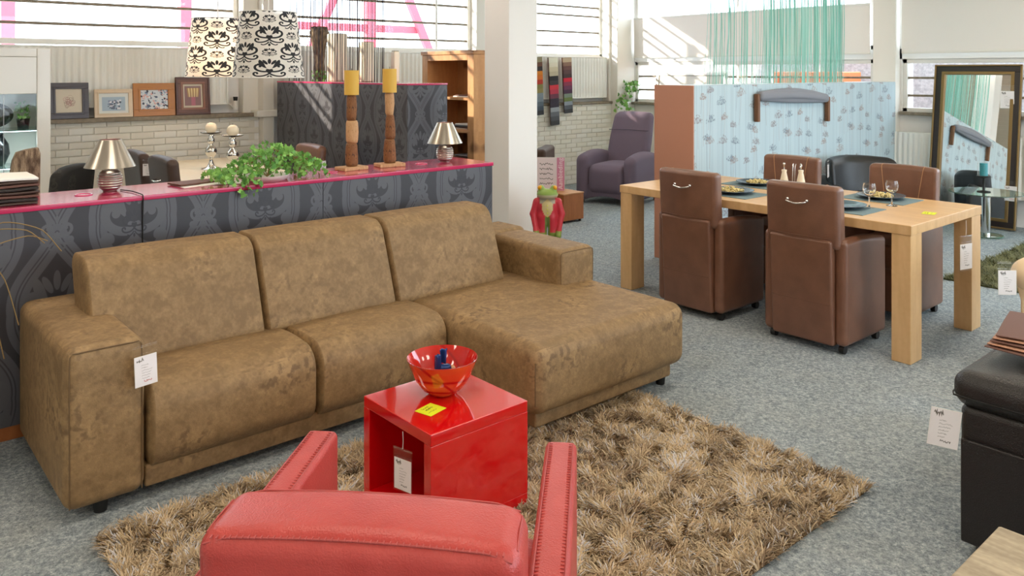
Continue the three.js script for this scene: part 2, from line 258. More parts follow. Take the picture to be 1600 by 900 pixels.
function windowUnit(n, along, p0, p1, h0, h1, at, bars, posts) {      // along 'a' in the back wall, 'b' in the right wall
  const box = (u0, u1, y0, y1, q0, q1) => along === 'a' ? pb(u0, u1, y0, y1, at + q0, at + q1, 0.004) : pb(at + q0, at + q1, y0, y1, u0, u1, 0.004);
  const w = new THREE.Group(); w.name = `window_${n}`; w.userData = { kind: 'structure' }; scene.add(w);
  part('window_frame', [box(p0, p1, h0, h0 + 0.05, 0.02, 0.1), box(p0, p1, h1 - 0.05, h1, 0.02, 0.1), box(p0, p0 + 0.05, h0, h1, 0.02, 0.1), box(p1 - 0.05, p1, h0, h1, 0.02, 0.1)], M.white, w);
  for (const y of bars) part('glazing_bar', box(p0 + 0.05, p1 - 0.05, y - 0.013, y + 0.013, 0.035, 0.085), M.sill, w);
  const edge = [p0 + 0.05, ...posts, p1 - 0.05], rows = [h0 + 0.05, ...bars, h1 - 0.05];
  for (const x of posts) part('mullion', box(x - 0.015, x + 0.015, h0 + 0.05, h1 - 0.05, 0.03, 0.09), M.white, w);
  for (let i = 0; i < edge.length - 1; i++) for (let j = 0; j < rows.length - 1; j++) {
    const L = edge[i + 1] - edge[i], g = new THREE.PlaneGeometry(L, rows[j + 1] - rows[j]); if (along === 'b') g.rotateY(-Math.PI / 2);
    const m = (edge[i] + edge[i + 1]) / 2, y = (rows[j] + rows[j + 1]) / 2; along === 'a' ? g.translate(m, y, -(at + 0.06)) : g.translate(at + 0.06, y, -m);
    part('pane', g, M.glass, w);
  }
  return w;
}
windowUnit(1, 'a', 0.9, 3.34, 1.85, 3.05, BU, [2.04, 2.235, 2.5, 2.78], []);
windowUnit(2, 'a', 3.62, 6.44, 1.84, 3.05, BU, [1.995, 2.21, 2.44, 2.75], [5.9]);
windowUnit(3, 'a', 6.6, 8.94, 1.81, 3.05, BU, [1.973, 2.179, 2.42, 2.55, 2.8], []);
// right wall: low strip windows, blinds above, large shop windows towards the camera side
structure('wall_right', [hard(RW, RW + 0.3, 0, 1.14, 2.2, BU + 0.3), hard(RW, RW + 0.3, 1.745, 1.86, 2.2, BU), hard(RW, RW + 0.3, 3.05, CEIL, 2.2, BU), hard(RW, RW + 0.3, 1.14, 3.05, 7.98, BU), hard(RW, RW + 0.3, 1.14, 3.05, 4.02, 4.34), hard(RW, RW + 0.3, 1.14, 3.05, 2.0, 2.2),
  hard(RW, RW + 0.3, 0, 0.15, FW, 2.2), hard(RW, RW + 0.3, 2.95, CEIL, FW, 2.2), hard(RW, RW + 0.3, 0.15, 2.95, 1.9, 2.2), hard(RW, RW + 0.3, 0.15, 2.95, FW, -4.4)], M.plaster);
windowUnit(4, 'b', 4.34, 7.98, 1.14, 1.745, RW, [1.33, 1.53], [6.2]);
windowUnit(5, 'b', 2.2, 4.02, 1.14, 1.745, RW, [1.33, 1.53], []);
windowUnit(6, 'b', 4.34, 7.98, 1.86, 3.05, RW, [], [6.2]);
windowUnit(7, 'b', 2.2, 4.02, 1.86, 3.05, RW, [], []);
windowUnit(9, 'a', 2.6, 8.8, 0.15, 2.95, FW - 0.16, [2.2], [4.65, 6.7]);
windowUnit(8, 'b', -4.4, 1.9, 0.15, 2.95, RW, [2.2], [-2.3, -0.2]);
structure('trim_4', [pb(RW - 0.12, RW, 0, CEIL, 4.04, 4.3, 0.01)], M.pier);
structure('trim_5', [pb(RW - 0.08, RW + 0.02, 1.11, 1.15, 4.34, 7.98, 0.005), pb(RW - 0.08, RW + 0.02, 1.11, 1.15, 2.0, 4.02, 0.005)], M.sill);
for (const [b0, b1, top, lab] of [[4.36, 7.95, 2.39, 'off-white roller blind half lowered on the window near the corner'], [2.1, 4.0, 3.05, 'pale roller blind fully lowered above the leaning mirror']]) {
  const t = thing('roller_blind', lab, 'blind', [RW - 0.05, (b0 + b1) / 2, 1.815]);
  const L = b1 - b0, c = soft(0.004, top - 1.815, L, 0.001, { k: 1, m: 8, at: V(0, (top - 1.815) / 2, 0), fn: (v) => { v.x += 0.006 * Math.sin(v.z * 2.2 + v.y * 3); } });
  part('fabric', c, M.blind, t); part('bottom_bar', bx(-0.008, 0.008, -0.012, 0.012, -L / 2, L / 2, 0.004), M.pier, t);
  if (top < 3) part('top_rail', bx(-0.012, 0.012, top - 1.83, top - 1.80, -L / 2, L / 2, 0.004), M.white, t);
}
// pillar standing free in the room
structure('trim_6', [pb(4.03, 4.33, 0, CEIL, 4.7, 5.0, 0.008)], M.plaster);
// outdoors
structure('ground_outside', hard(-30, 40, -0.3, -0.16, -30, 50), M.ground);
one('boundary_wall', 'grey stone boundary wall seen through the low windows', 'wall', hard(11.6, 11.9, -0.15, 1.75, -2, 12), M.stone);
{
  const t = thing('steel_frame', 'red painted steel frame standing outside the back windows', 'steel frame', [0, 10.6]);
  for (const a of [1.62, 3.58, 6.32]) part('post', bx(a - 0.07, a + 0.07, -0.15, 4.2, -0.07, 0.07, 0.004), M.redSteel, t);
  part('beam', bx(4.9, 7.2, 2.2, 2.31, -0.05, 0.05, 0.004), M.redSteel, t);
  for (const s of [-1, 1]) part('brace', moved(bx(-0.06, 0.06, -1.3, 1.3, -0.04, 0.04, 0.004), 6.32 + s * 0.55, 2.9, 0.1, 0, 0, s * 0.45), M.redSteel, t);
  const c = thing('skip_container', 'orange metal container beyond the low window', 'container', [11.0, 5.95]);
  part('body', bx(-0.35, 0.35, -0.1, 1.6, -0.5, 0.5, 0.02), M.orange, c); for (let i = 0; i < 6; i++) part('rib', bx(-0.39, -0.34, -0.1, 1.55, -0.42 + i * 0.17 - 0.02, -0.42 + i * 0.17 + 0.02, 0.006), M.orange, c);
}
for (const [a, b] of panelSpots) {
  const t = thing('ceiling_light', 'white framed rectangular ceiling light panel overhead', 'ceiling light', [a, b, CEIL - 0.06], 0, 'ceiling light panels');
  part('housing', bx(-0.63, 0.63, 0, 0.06, -0.33, 0.33, 0.006), M.white, t); part('diffuser', bx(-0.6, 0.6, -0.004, 0.002, -0.3, 0.3, 0.001), M.panelGlow, t);
}
// radiators
function radiator(label, a0, a1, h0, h1) {
  const w = a1 - a0, h = h1 - h0, t = thing('radiator', label, 'radiator', [(a0 + a1) / 2, BU - 0.07, h0]), n = Math.round(w / 0.06);
  const g = new THREE.PlaneGeometry(w, h, n * 6, 8), p = g.attributes.position;
  for (let i = 0; i < p.count; i++) { const y = p.getY(i) / (h / 2), e = Math.max(0, Math.min(1, (0.93 - Math.abs(y)) * 12)); p.setZ(i, 0.045 + e * 0.011 * Math.cos(p.getX(i) / w * n * Math.PI * 2)); }
  g.translate(0, h / 2, 0); g.computeVertexNormals(); part('ribbed_panel', boxUV(g), M.radiator, t);
  part('casing', [bx(-w / 2 - 0.005, w / 2 + 0.005, 0, h, -0.06, 0.03, 0.006), bx(-w / 2 - 0.012, -w / 2 + 0.004, -0.005, h + 0.005, -0.06, 0.055, 0.005), bx(w / 2 - 0.004, w / 2 + 0.012, -0.005, h + 0.005, -0.06, 0.055, 0.005), bx(-w / 2, w / 2, h - 0.008, h + 0.006, -0.06, 0.055, 0.004), bx(-w / 2, w / 2, -0.006, 0.008, -0.06, 0.055, 0.004)], M.radiator, t);
  const v = part('valve', moved(cyl(0.022, 0.022, 0.09, 0), w / 2 + 0.1, -0.06, 0.02), M.white, t); part('cap', moved(cyl(0.024, 0.02, 0.04, 0.09), w / 2 + 0.1, -0.06, 0.02), M.black, v);
  part('pipe', tube([[w / 2 + 0.1, -0.06, 0.02], [w / 2 + 0.05, -0.01, 0], [w / 2 - 0.02, 0.02, 0]], 0.009), M.radiator, t);
}
radiator('long white radiator behind the four framed pictures', 0.95, 3.17, 1.27, 1.83);
radiator('white radiator behind the black string curtain', 3.85, 6.3, 1.26, 1.83);
radiator('white radiator beside the hanging fabric swatches', 6.75, 8.88, 1.22, 1.81);
{ const t = thing('radiator', 'pale radiator low on the right wall beside the leaning mirror', 'radiator', [RW - 0.09, 3.2, 0.3], -Math.PI / 2);
  const n = 30, w = 1.7, h = 0.62, g = new THREE.PlaneGeometry(w, h, n * 6, 4), p = g.attributes.position; for (let i = 0; i < p.count; i++) { const e = Math.abs(p.getY(i)) < h * 0.4 ? 1 : 0; p.setZ(i, 0.05 + e * 0.007 * Math.cos(p.getX(i) / w * n * Math.PI * 2)); }
  g.translate(0, h / 2, 0); g.computeVertexNormals(); part('ribbed_panel', boxUV(g), M.radiator, t); part('casing', bx(-w / 2 - 0.01, w / 2 + 0.01, -0.005, h + 0.005, -0.04, 0.043, 0.008), M.radiator, t); }

// ---------- partitions ----------
{
  const t = thing('divider_wall', 'low dark damask divider with glossy pink top behind the sofa', 'divider', [0, 4.06]);
  const edges = [-0.9, 0.22, 1.173, 2.123, 3.34];
  for (let i = 0; i < 4; i++) part('wallpaper_panel', bx(edges[i] + 0.001, edges[i + 1] - 0.001, 0.06, 0.985, -0.4, 0, 0.002), M.damask, t);
  part('pink_top', bx(-0.9, 3.345, 0.985, 1.008, -0.405, 0.006, 0.003), M.pink, t);
  part('plinth', bx(-0.9, 3.33, 0, 0.06, -0.39, -0.005, 0.002), M.orangeWood, t);
  for (const [a, b] of [[0.965, 4.26], [2.28, 4.26], [2.93, 4.28]]) { const c = new THREE.TorusGeometry(0.036, 0.004, 8, 28); c.rotateX(Math.PI / 2); c.translate(a, 1.009, -(b - 4.06)); part('cable_grommet', [c, moved(cyl(0.034, 0.034, 0.003, 0), a, 1.0065, -(b - 4.06))], M.pink, t); }
  const u = thing('partition', 'tall dark damask partition standing against the back wall', 'partition', [3.63, 5.5]);
  part('wallpaper_face', bx(0, 0.4, 0, 1.488, -2.45, 0, 0.003), M.damaskSmall, u); part('top_board', bx(-0.003, 0.403, 1.488, 1.503, -2.45, 0.003, 0.002), M.pink, u);
  const f = thing('partition', 'pale blue flower-papered partition with salmon end behind the dining table', 'partition', [5.48, 4.04]);
  part('floral_face', bx(0, RW - 0.12 - 5.48, 0, 1.485, -0.4, 0, 0.003), M.floral, f); part('end_panel', bx(-0.014, -0.001, 0, 1.485, -0.405, 0.003, 0.002), M.salmon, f);
}
function strings(name, label, pts, colours, r, h0, h1, extra) {
  const t = thing(name, label, 'string curtain', [0, 0]); const list = [];
  for (const [a, b, k] of pts) {
    const col = new THREE.Color(colours[Math.floor(rnd() * colours.length)]), s = rr(0.01, 0.02) * (k ?? 1), ph = rr(0, 6), g = tube([[a + s * Math.sin(ph), h0, -b], [a + s * 0.5, (h0 * 2 + h1) / 3, -b + s * 0.4], [a, (h0 + 2 * h1) / 3, -b], [a, h1, -b]], r * rr(0.7, 1.4), 4, 8);
    const c = new Float32Array(g.attributes.position.count * 3); for (let i = 0; i < c.length; i += 3) { c[i] = col.r; c[i + 1] = col.g; c[i + 2] = col.b; } g.setAttribute('color', new THREE.BufferAttribute(c, 3)); list.push(g);
  }
  part('strings', list, M.strand, t, 'stuff');
  const A = pts[0], B = pts[pts.length - 1]; part('rail', tube([[A[0], h1, -A[1]], [B[0], h1, -B[1]]], 0.012), M.white, t); return t;
}
{
  const p = []; for (let i = 0; i < 95; i++) { const t = i / 94; p.push([3.76 + rr(-0.015, 0.015), 7.95 - t * 1.9 + rr(-0.01, 0.01), 0.4]); }
  strings('string_curtain', 'black string curtain hanging above the dark damask partition', p, [0x1b1a1e, 0x2a262c, 0x3a2f36], 0.0026, 1.505, CEIL - 0.03);
  const q = []; let a = 5.93; while (a < 8.42) { q.push([a, 4.24 + rr(-0.03, 0.03), a < 6.3 ? 2.5 : 1]); a += (a < 6.9 ? rr(0.004, 0.03) : rr(0.003, 0.011)); }
  strings('string_curtain', 'turquoise string curtain hanging above the blue flowered partition', q, [0x8fcdbd, 0xa3d8cb, 0x7fc0b0, 0xb4e0d6], 0.0024, 1.488, CEIL - 0.03);
}
{ // tall pale vases and a bark vase on the dark partition
  for (const [b, h, w, lab] of [[7.24, 0.475, 0.075, 'tallest pale rectangular vase behind the black strings'], [6.67, 0.375, 0.055, 'middle pale rectangular vase behind the black strings'], [6.17, 0.28, 0.03, 'slim pale vase at the near end behind the black strings']]) {
    const t = thing('tall_vase', lab, 'vase', [3.94, b, 1.504]); part('body', [bx(-w, w, 0, h, -w, w, 0.01)], M.ceramic, t); part('rim', bx(-w * 0.8, w * 0.8, h - 0.002, h + 0.004, -w * 0.8, w * 0.8, 0.002), M.sill, t);
  }
  const t = thing('bark_vase', 'rough brown bark vase with greenery behind the black strings', 'vase', [3.93, 7.6, 1.504]);
  part('trunk', lathe([[0.001, 0], [0.05, 0], [0.06, 0.1], [0.05, 0.2], [0.07, 0.35], [0.1, 0.5], [0.085, 0.56], [0.001, 0.5]], 14), M.bark, t);
  part('foliage', ivyLeaves(60, () => [rr(-0.1, 0.08), rr(0.0, 0.1), rr(-0.02, 0.14)], 0.02), M.leaf, t, 'stuff');
}
function ivyLeaves(n, where, size) {
  const s = new THREE.Shape(); const P = [[0, -0.5], [0.35, -0.55], [0.75, -0.2], [0.42, 0.05], [0.5, 0.5], [0.18, 0.42], [0, 1]];
  s.moveTo(...P[0]); for (const q of P.slice(1)) s.lineTo(...q); for (const q of P.slice(1, -1).reverse()) s.lineTo(-q[0], q[1]); s.closePath();
  const base = new THREE.ShapeGeometry(s), pos = base.attributes.position; for (let i = 0; i < pos.count; i++) pos.setZ(i, -0.25 * Math.abs(pos.getX(i)) - 0.1 * pos.getY(i) ** 2); base.computeVertexNormals();
  const list = [];
  for (let i = 0; i < n; i++) {
    const g = base.clone(), k = size * rr(0.65, 1.3); g.scale(k, k, k); const [x, y, z] = where(i); moved(g, x, y, z, rr(0, 6.3), rr(-1.3, 0.5), rr(-0.8, 0.8));
    const c = new Float32Array(g.attributes.position.count * 3), t = rnd(), col = new THREE.Color().setRGB(0.08 + 0.2 * t, 0.26 + 0.3 * t, 0.05 + 0.07 * t); for (let j = 0; j < c.length; j += 3) { c[j] = col.r; c[j + 1] = col.g; c[j + 2] = col.b; }
    g.setAttribute('color', new THREE.BufferAttribute(c, 3)); list.push(g);
  }
  return list;
}

// ---------- corner sofa ----------
{
  const t = thing('corner_sofa', 'brown suede-look corner sofa with chaise in front of the damask divider', 'sofa', [0, 0]);
  const S = (a0, a1, h0, h1, b0, b1, r, o = {}) => soft(a1 - a0, h1 - h0, b1 - b0, r, { k: 5, m: 6, at: V((a0 + a1) / 2, (h0 + h1) / 2, -(b0 + b1) / 2), ...o });
  const L = part('arm', S(0.65, 0.925, 0.045, 0.62, 3.14, 3.99, 0.045, { bulge: [0.004, 0.006, 0.004] }), M.suede, t);
  const R = part('arm', S(3.06, 3.34, 0.36, 0.62, 3.14, 3.99, 0.04, { bulge: [0.004, 0.006, 0.004] }), M.suede, t);
  part('piping', tube([[0.668, 0.06, -3.147], [0.668, 0.575, -3.147], [0.69, 0.604, -3.147], [0.885, 0.604, -3.147], [0.908, 0.575, -3.147], [0.908, 0.06, -3.147]], 0.0025, 5, 60), M.pipingBrown, L);
  part('piping', tube([[3.075, 0.42, -3.147], [3.075, 0.585, -3.147], [3.098, 0.606, -3.147], [3.3, 0.606, -3.147], [3.325, 0.585, -3.147], [3.325, 0.42, -3.147]], 0.0022, 5, 60), M.pipingBrown, R);
  part('back_frame', S(0.9, 3.34, 0.06, 0.64, 3.72, 3.99, 0.04), M.suede, t);
  part('plinth', [pb(0.925, 2.4, 0.045, 0.13, 3.165, 3.8, 0.01), pb(2.36, 3.3, 0.045, 0.13, 2.575, 3.8, 0.012)], M.suede, t);
  const seatFn = (v) => { if (v.y > 0.3) v.y += 0.012 * Math.sin(Math.max(0, Math.min(1, (-v.z - 3.12) / 0.4)) * Math.PI); };
  part('seat_cushion', S(0.928, 1.612, 0.115, 0.425, 3.115, 3.62, 0.085, { rx: 0.022, bulge: [0, 0.012, 0.012], fn: seatFn }), M.suede, t);
  part('seat_cushion', S(1.616, 2.295, 0.115, 0.425, 3.115, 3.62, 0.085, { rx: 0.022, bulge: [0, 0.012, 0.012], fn: seatFn }), M.suede, t);
  const ch = part('chaise_cushion', S(2.298, 3.35, 0.115, 0.425, 2.51, 3.66, 0.065, { bulge: [0.006, 0.014, 0.014], m: 10 }), M.suede, t);
  part('piping', tube([[2.315, 0.17, -2.526], [2.309, 0.26, -2.52], [2.315, 0.355, -2.526]], 0.0024, 5, 30), M.pipingBrown, ch);
  for (const [a0, a1] of [[0.815, 1.53], [1.534, 2.222], [2.226, 2.94]]) part('back_cushion', S(a0, a1, 0.4, 0.83, 3.44, 3.70, 0.06, { rx: 0.018, bulge: [0, 0.008, 0.016], fn: (v) => { v.z -= (v.y - 0.4) * 0.36; } }), M.suede, t);
  for (const [a, b] of [[3.27, 2.62], [2.45, 2.64], [3.27, 3.9], [0.72, 3.9], [0.78, 3.2], [2.3, 3.22]]) part('leg', moved(cyl(0.028, 0.022, 0.05, 0, 16), a, 0, -b), M.black, t);
}
priceTag('price tag hanging on the left arm of the brown sofa', [0.905, 3.1, 0.6], 0.1, 0.088, 1, 0, 0.04);

// ---------- shaggy rugs ----------
function rug(name, label, [a0, a1, b0, b1], n, len, tone, skip) {
  const t = thing(name, label, 'rug', [0, 0]); part('backing', pb(a0, a1, 0, 0.012, b0, b1, 0.004), tone(0.5, 0.2)[1], t);
  const g = new THREE.PlaneGeometry(0.004, 1, 1, 3), p = g.attributes.position; g.translate(0, 0.5, 0);
  for (let i = 0; i < p.count; i++) { const y = p.getY(i); p.setZ(i, 0.5 * y * y); p.setX(i, p.getX(i) * (1 - 0.6 * y)); } g.computeVertexNormals();
  const m = new THREE.InstancedMesh(g, M.pile, n), q = new THREE.Quaternion(), e = new THREE.Euler(); let k = 0;
  while (k < n) {
    const a = rr(a0 - 0.005, a1 + 0.005), b = rr(b0 - 0.005, b1 + 0.005); if (skip && skip(a, b)) { if (rnd() < 0.0) break; continue; }
    const u = (a + 5) / 20, v = (b + 5) / 20, dir = fbm(u, v, 230, 301, 2) * 16 + rr(-1.2, 1.2), lie = 0.2 + 0.9 * fbm(u, v, 240, 311, 2) + rr(-0.35, 0.35), L = len * rr(0.7, 1.25);
    e.set(lie * 0.75, dir, rr(-0.3, 0.3), 'YXZ'); q.setFromEuler(e); m.setMatrixAt(k, new THREE.Matrix4().compose(V(a, 0.008, -b), q, V(rr(0.7, 1.4), L, L)));
    m.setColorAt(k, tone(fbm(u, v, 200, 321, 3), rnd())[0]); k++;
  }
  m.name = 'pile'; m.userData.kind = 'stuff'; m.castShadow = m.receiveShadow = true; t.add(m); return t;
}
M.pile = std(0xffffff, 0.75, { side: THREE.DoubleSide }); M.rugBack = std(0x6e5436, 0.95); M.rugBackGreen = std(0x4a4c2c, 0.95);
const tmpC = new THREE.Color();
rug('shaggy_rug', 'brown and tan shaggy rug under the red cube table', [0.72, 3.04, 1.43, 3.0], 150000, 0.037, (t, k) => {
  const c = k < 0.06 + Math.max(0, t - 0.55) * 1.6 ? mix([0.5, 0.5, 0.52], [0.75, 0.75, 0.78], t) : mix(mix([0.19, 0.125, 0.075], [0.54, 0.4, 0.23], (t - 0.32) * 2.8), [0.82, 0.66, 0.43], k * k * 0.8); return [tmpC.setRGB(...c), M.rugBack]; }, (a, b) => (a > 2.45 && b > 2.75) || (b > 3.25));
rug('shaggy_rug', 'small green shaggy rug near the leaning mirror', [6.56, 8.5, 0.9, 2.51], 30000, 0.045, (t, k) => [tmpC.setRGB(...mix([0.055, 0.06, 0.028], [0.26, 0.26, 0.11], t * 0.8 + k * 0.6 - 0.25)), M.rugBackGreen]);

// ---------- red cube table and bowl ----------
{
  const t = thing('cube_table', 'glossy red open cube side table on the shaggy rug', 'side table', [1.53, 2.18, 0.025]), w = 0.43, h = 0.375, k = 0.04;
  part('top_panel', bx(0, w, h - k, h, -w, 0, 0.003), M.redGloss, t); part('bottom_panel', bx(0, w, 0, k, -w, 0, 0.003), M.redGloss, t);
  part('side_panel', bx(0, w, k, h - k, -k, 0, 0.002), M.redGloss, t); part('side_panel', bx(0, w, k, h - k, -w, -w + k, 0.002), M.redGloss, t); part('back_panel', bx(w - 0.02, w, k, h - k, -w + k, -k, 0.001), M.redGloss, t);
  const b = thing('glass_bowl', 'red and orange swirled glass bowl on the cube table', 'bowl', [1.765, 2.44, 0.4]);
  const bowlMap = dataTex(512, (u, v) => { const w0 = fbm(u, v, 6, 401, 3), line = Math.min(Math.abs(v - 0.36 + 0.012 * Math.sin(u * 12.566)), Math.abs(v - 0.25 + 0.01 * Math.sin(u * 18.85 + 1)), Math.abs(((u * 3 + v * 2.2) % 1) - 0.5) * 0.35); return mix(mix([214, 24, 20], [240, 150, 62], v < 0.5 ? 0.25 + 0.9 * w0 * (v < 0.34 ? 1 : 0.6) : 0.15 * w0), [176, 14, 18], Math.max(0, 1 - line * 55)); });
  bowlMap.repeat.set(1, 1);
  part('shell', lathe([[0.001, 0.004], [0.04, 0.0], [0.05, 0.004], [0.08, 0.028], [0.102, 0.06], [0.119, 0.096], [0.133, 0.134], [0.13, 0.136], [0.114, 0.097], [0.097, 0.062], [0.076, 0.034], [0.045, 0.014], [0.001, 0.012]], 56), phys({ map: bowlMap, roughness: 0.06, clearcoat: 1, transmission: 0.15, thickness: 0, side: THREE.DoubleSide }), b);
  M.candy = std(0x1e3f7a, 0.25, { metalness: 0.3 });
  for (const [dx, dz, ry, lab] of [[-0.035, 0.02, 0.4, 'blue wrapped sweet on the left in the red bowl'], [0.02, -0.02, -0.5, 'blue wrapped sweet standing in the middle of the red bowl']]) {
    const c = thing('wrapped_sweet', lab, 'sweet', [1.765 + dx, 2.44 - dz, 0.462], ry); c.scale.setScalar(1.2); const body = soft(0.05, 0.028, 0.03, 0.012, { k: 3, m: 4, at: V(0, 0.016, 0) });
    part('wrapper', body, M.candy, c); const f = soft(0.028, 0.045, 0.008, 0.003, { k: 1, m: 5, at: V(0, 0.055, 0), fn: (v) => { v.x *= 0.6 + (v.y - 0.03) * 18 * 0.4; v.z += 0.006 * Math.sin(v.x * 400); } }); part('twisted_end', f, M.candy, c);
  }
  const pt = thing('shell_pebbles', 'pinkish shells and crumbs filling the red bowl', 'shells', [1.765, 2.44, 0.445]); const sh = [];
  for (let i = 0; i < 90; i++) { const g = new THREE.IcosahedronGeometry(rr(0.007, 0.013), 0), an = rr(0, 6.3), r = 0.07 * Math.sqrt(rnd()); g.scale(1, 0.6, 1); sh.push(moved(g, Math.cos(an) * r, rr(0.012, 0.036), Math.sin(an) * r, rr(0, 6), rr(0, 1))); }
  part('shells', sh, std(0xc99a78, 0.7), pt, 'stuff');
  const n = sheet(0.085, 0.075); n.rotateX(-Math.PI / 2); const nt = thing('sticky_note', 'yellow note lying on the red cube table', 'note', [1.645, 2.345, 0.4005], 0.25); part('paper', bx(-0.0425, 0.0425, 0, 0.0008, -0.0375, 0.0375, 0.0002), M.yellow, nt); n.translate(0, 0.0012, 0); part('writing', n, M.note, nt);
  priceTag('price tag on a string inside the red cube table', [1.525, 2.34, 0.3], -Math.PI / 2 + 0.25, 0.085, 0, 0.06);
}

// ---------- red leather armchair ----------
{
  const t = thing('red_armchair', 'red leather armchair seen from behind in the foreground', 'armchair', [0.722, 1.271, 0.02], -0.816);
  const back = part('backrest', soft(0.605, 0.68, 0.19, 0.045, { k: 5, m: 6, bulge: [0, 0.006, 0.012], at: V(0, 0.405, -0.1), fn: (v) => { v.z += (v.y - 0.4) * 0.02; if (v.y > 0.6) v.y -= 0.012 * (v.x / 0.3) ** 2 * ((v.y - 0.6) / 0.14); } }), M.redLeather, t);
  const top = (z, dy, r) => tube([...Array(13)].map((_, i) => { const x = -0.286 + 0.572 * i / 12, e = Math.max(0, Math.abs(x) - 0.2575); return [x, 0.746 + dy - 0.012 * (x / 0.3) ** 2 - (0.045 - Math.sqrt(0.045 ** 2 - e * e)), z]; }), r, 5, 60);
  part('seam', top(-0.012, -0.012, 0.0022), M.stitchRed, back); part('seam', top(-0.172, -0.008, 0.002), M.stitchRed, back);
  for (const s of [-1, 1]) part('seam', tube([[s * 0.292, 0.718, -0.04], [s * 0.2915, 0.722, -0.09], [s * 0.2915, 0.72, -0.15]], 0.002, 5, 30), M.stitchRed, back);
  for (const s of [-1, 1]) part('seam', tube([[s * 0.287, 0.69, -0.011], [s * 0.288, 0.4, -0.013], [s * 0.287, 0.1, -0.022]], 0.0025, 5, 30), M.stitchRed, back);
  const stitches = [];
  for (let i = 0; i < 46; i++) { const x = -0.27 + 0.54 * i / 45; stitches.push(moved(new THREE.BoxGeometry(0.0025, 0.0022, 0.012), x, 0.748 - 0.012 - 0.012 * (x / 0.3) ** 2, -0.013)); }
  part('stitching', stitches, M.stitchRed, back, 'stuff');
  for (const s of [-1, 1]) {
    const arm = part('arm', soft(0.086, 0.53, 0.8, 0.018, { k: 3, m: 6, bulge: [0.004, 0.004, 0.006], at: V(s * 0.338, 0.295, -0.43) }), M.redLeather, t), st = [];
    for (const q of [-1, 1]) { part('seam', tube([[s * 0.338 + q * 0.033, 0.2, -0.832], [s * 0.338 + q * 0.033, 0.5, -0.832], [s * 0.338 + q * 0.033, 0.54, -0.829], [s * 0.338 + q * 0.033, 0.556, -0.819], [s * 0.338 + q * 0.033, 0.561, -0.8], [s * 0.338 + q * 0.033, 0.562, -0.7], [s * 0.338 + q * 0.033, 0.563, -0.4], [s * 0.338 + q * 0.033, 0.562, -0.06]], 0.0018, 5, 70), M.stitchRed, arm); for (let i = 0; i < 60; i++) st.push(moved(new THREE.BoxGeometry(0.008, 0.002, 0.002), s * 0.338 + q * 0.026, 0.5625, -0.8 + i * 0.0125)); }
    part('stitching', st, M.stitchRed, arm, 'stuff');
  }
  part('seat', soft(0.59, 0.24, 0.58, 0.05, { k: 4, m: 5, bulge: [0, 0.01, 0.01], at: V(0, 0.22, -0.48) }), M.redLeather, t);
  for (const x of [-0.33, 0.33]) for (const z of [-0.06, -0.78]) part('leg', moved(cyl(0.022, 0.018, 0.05, -0.01, 14), x, 0, z), M.chrome, t);
}

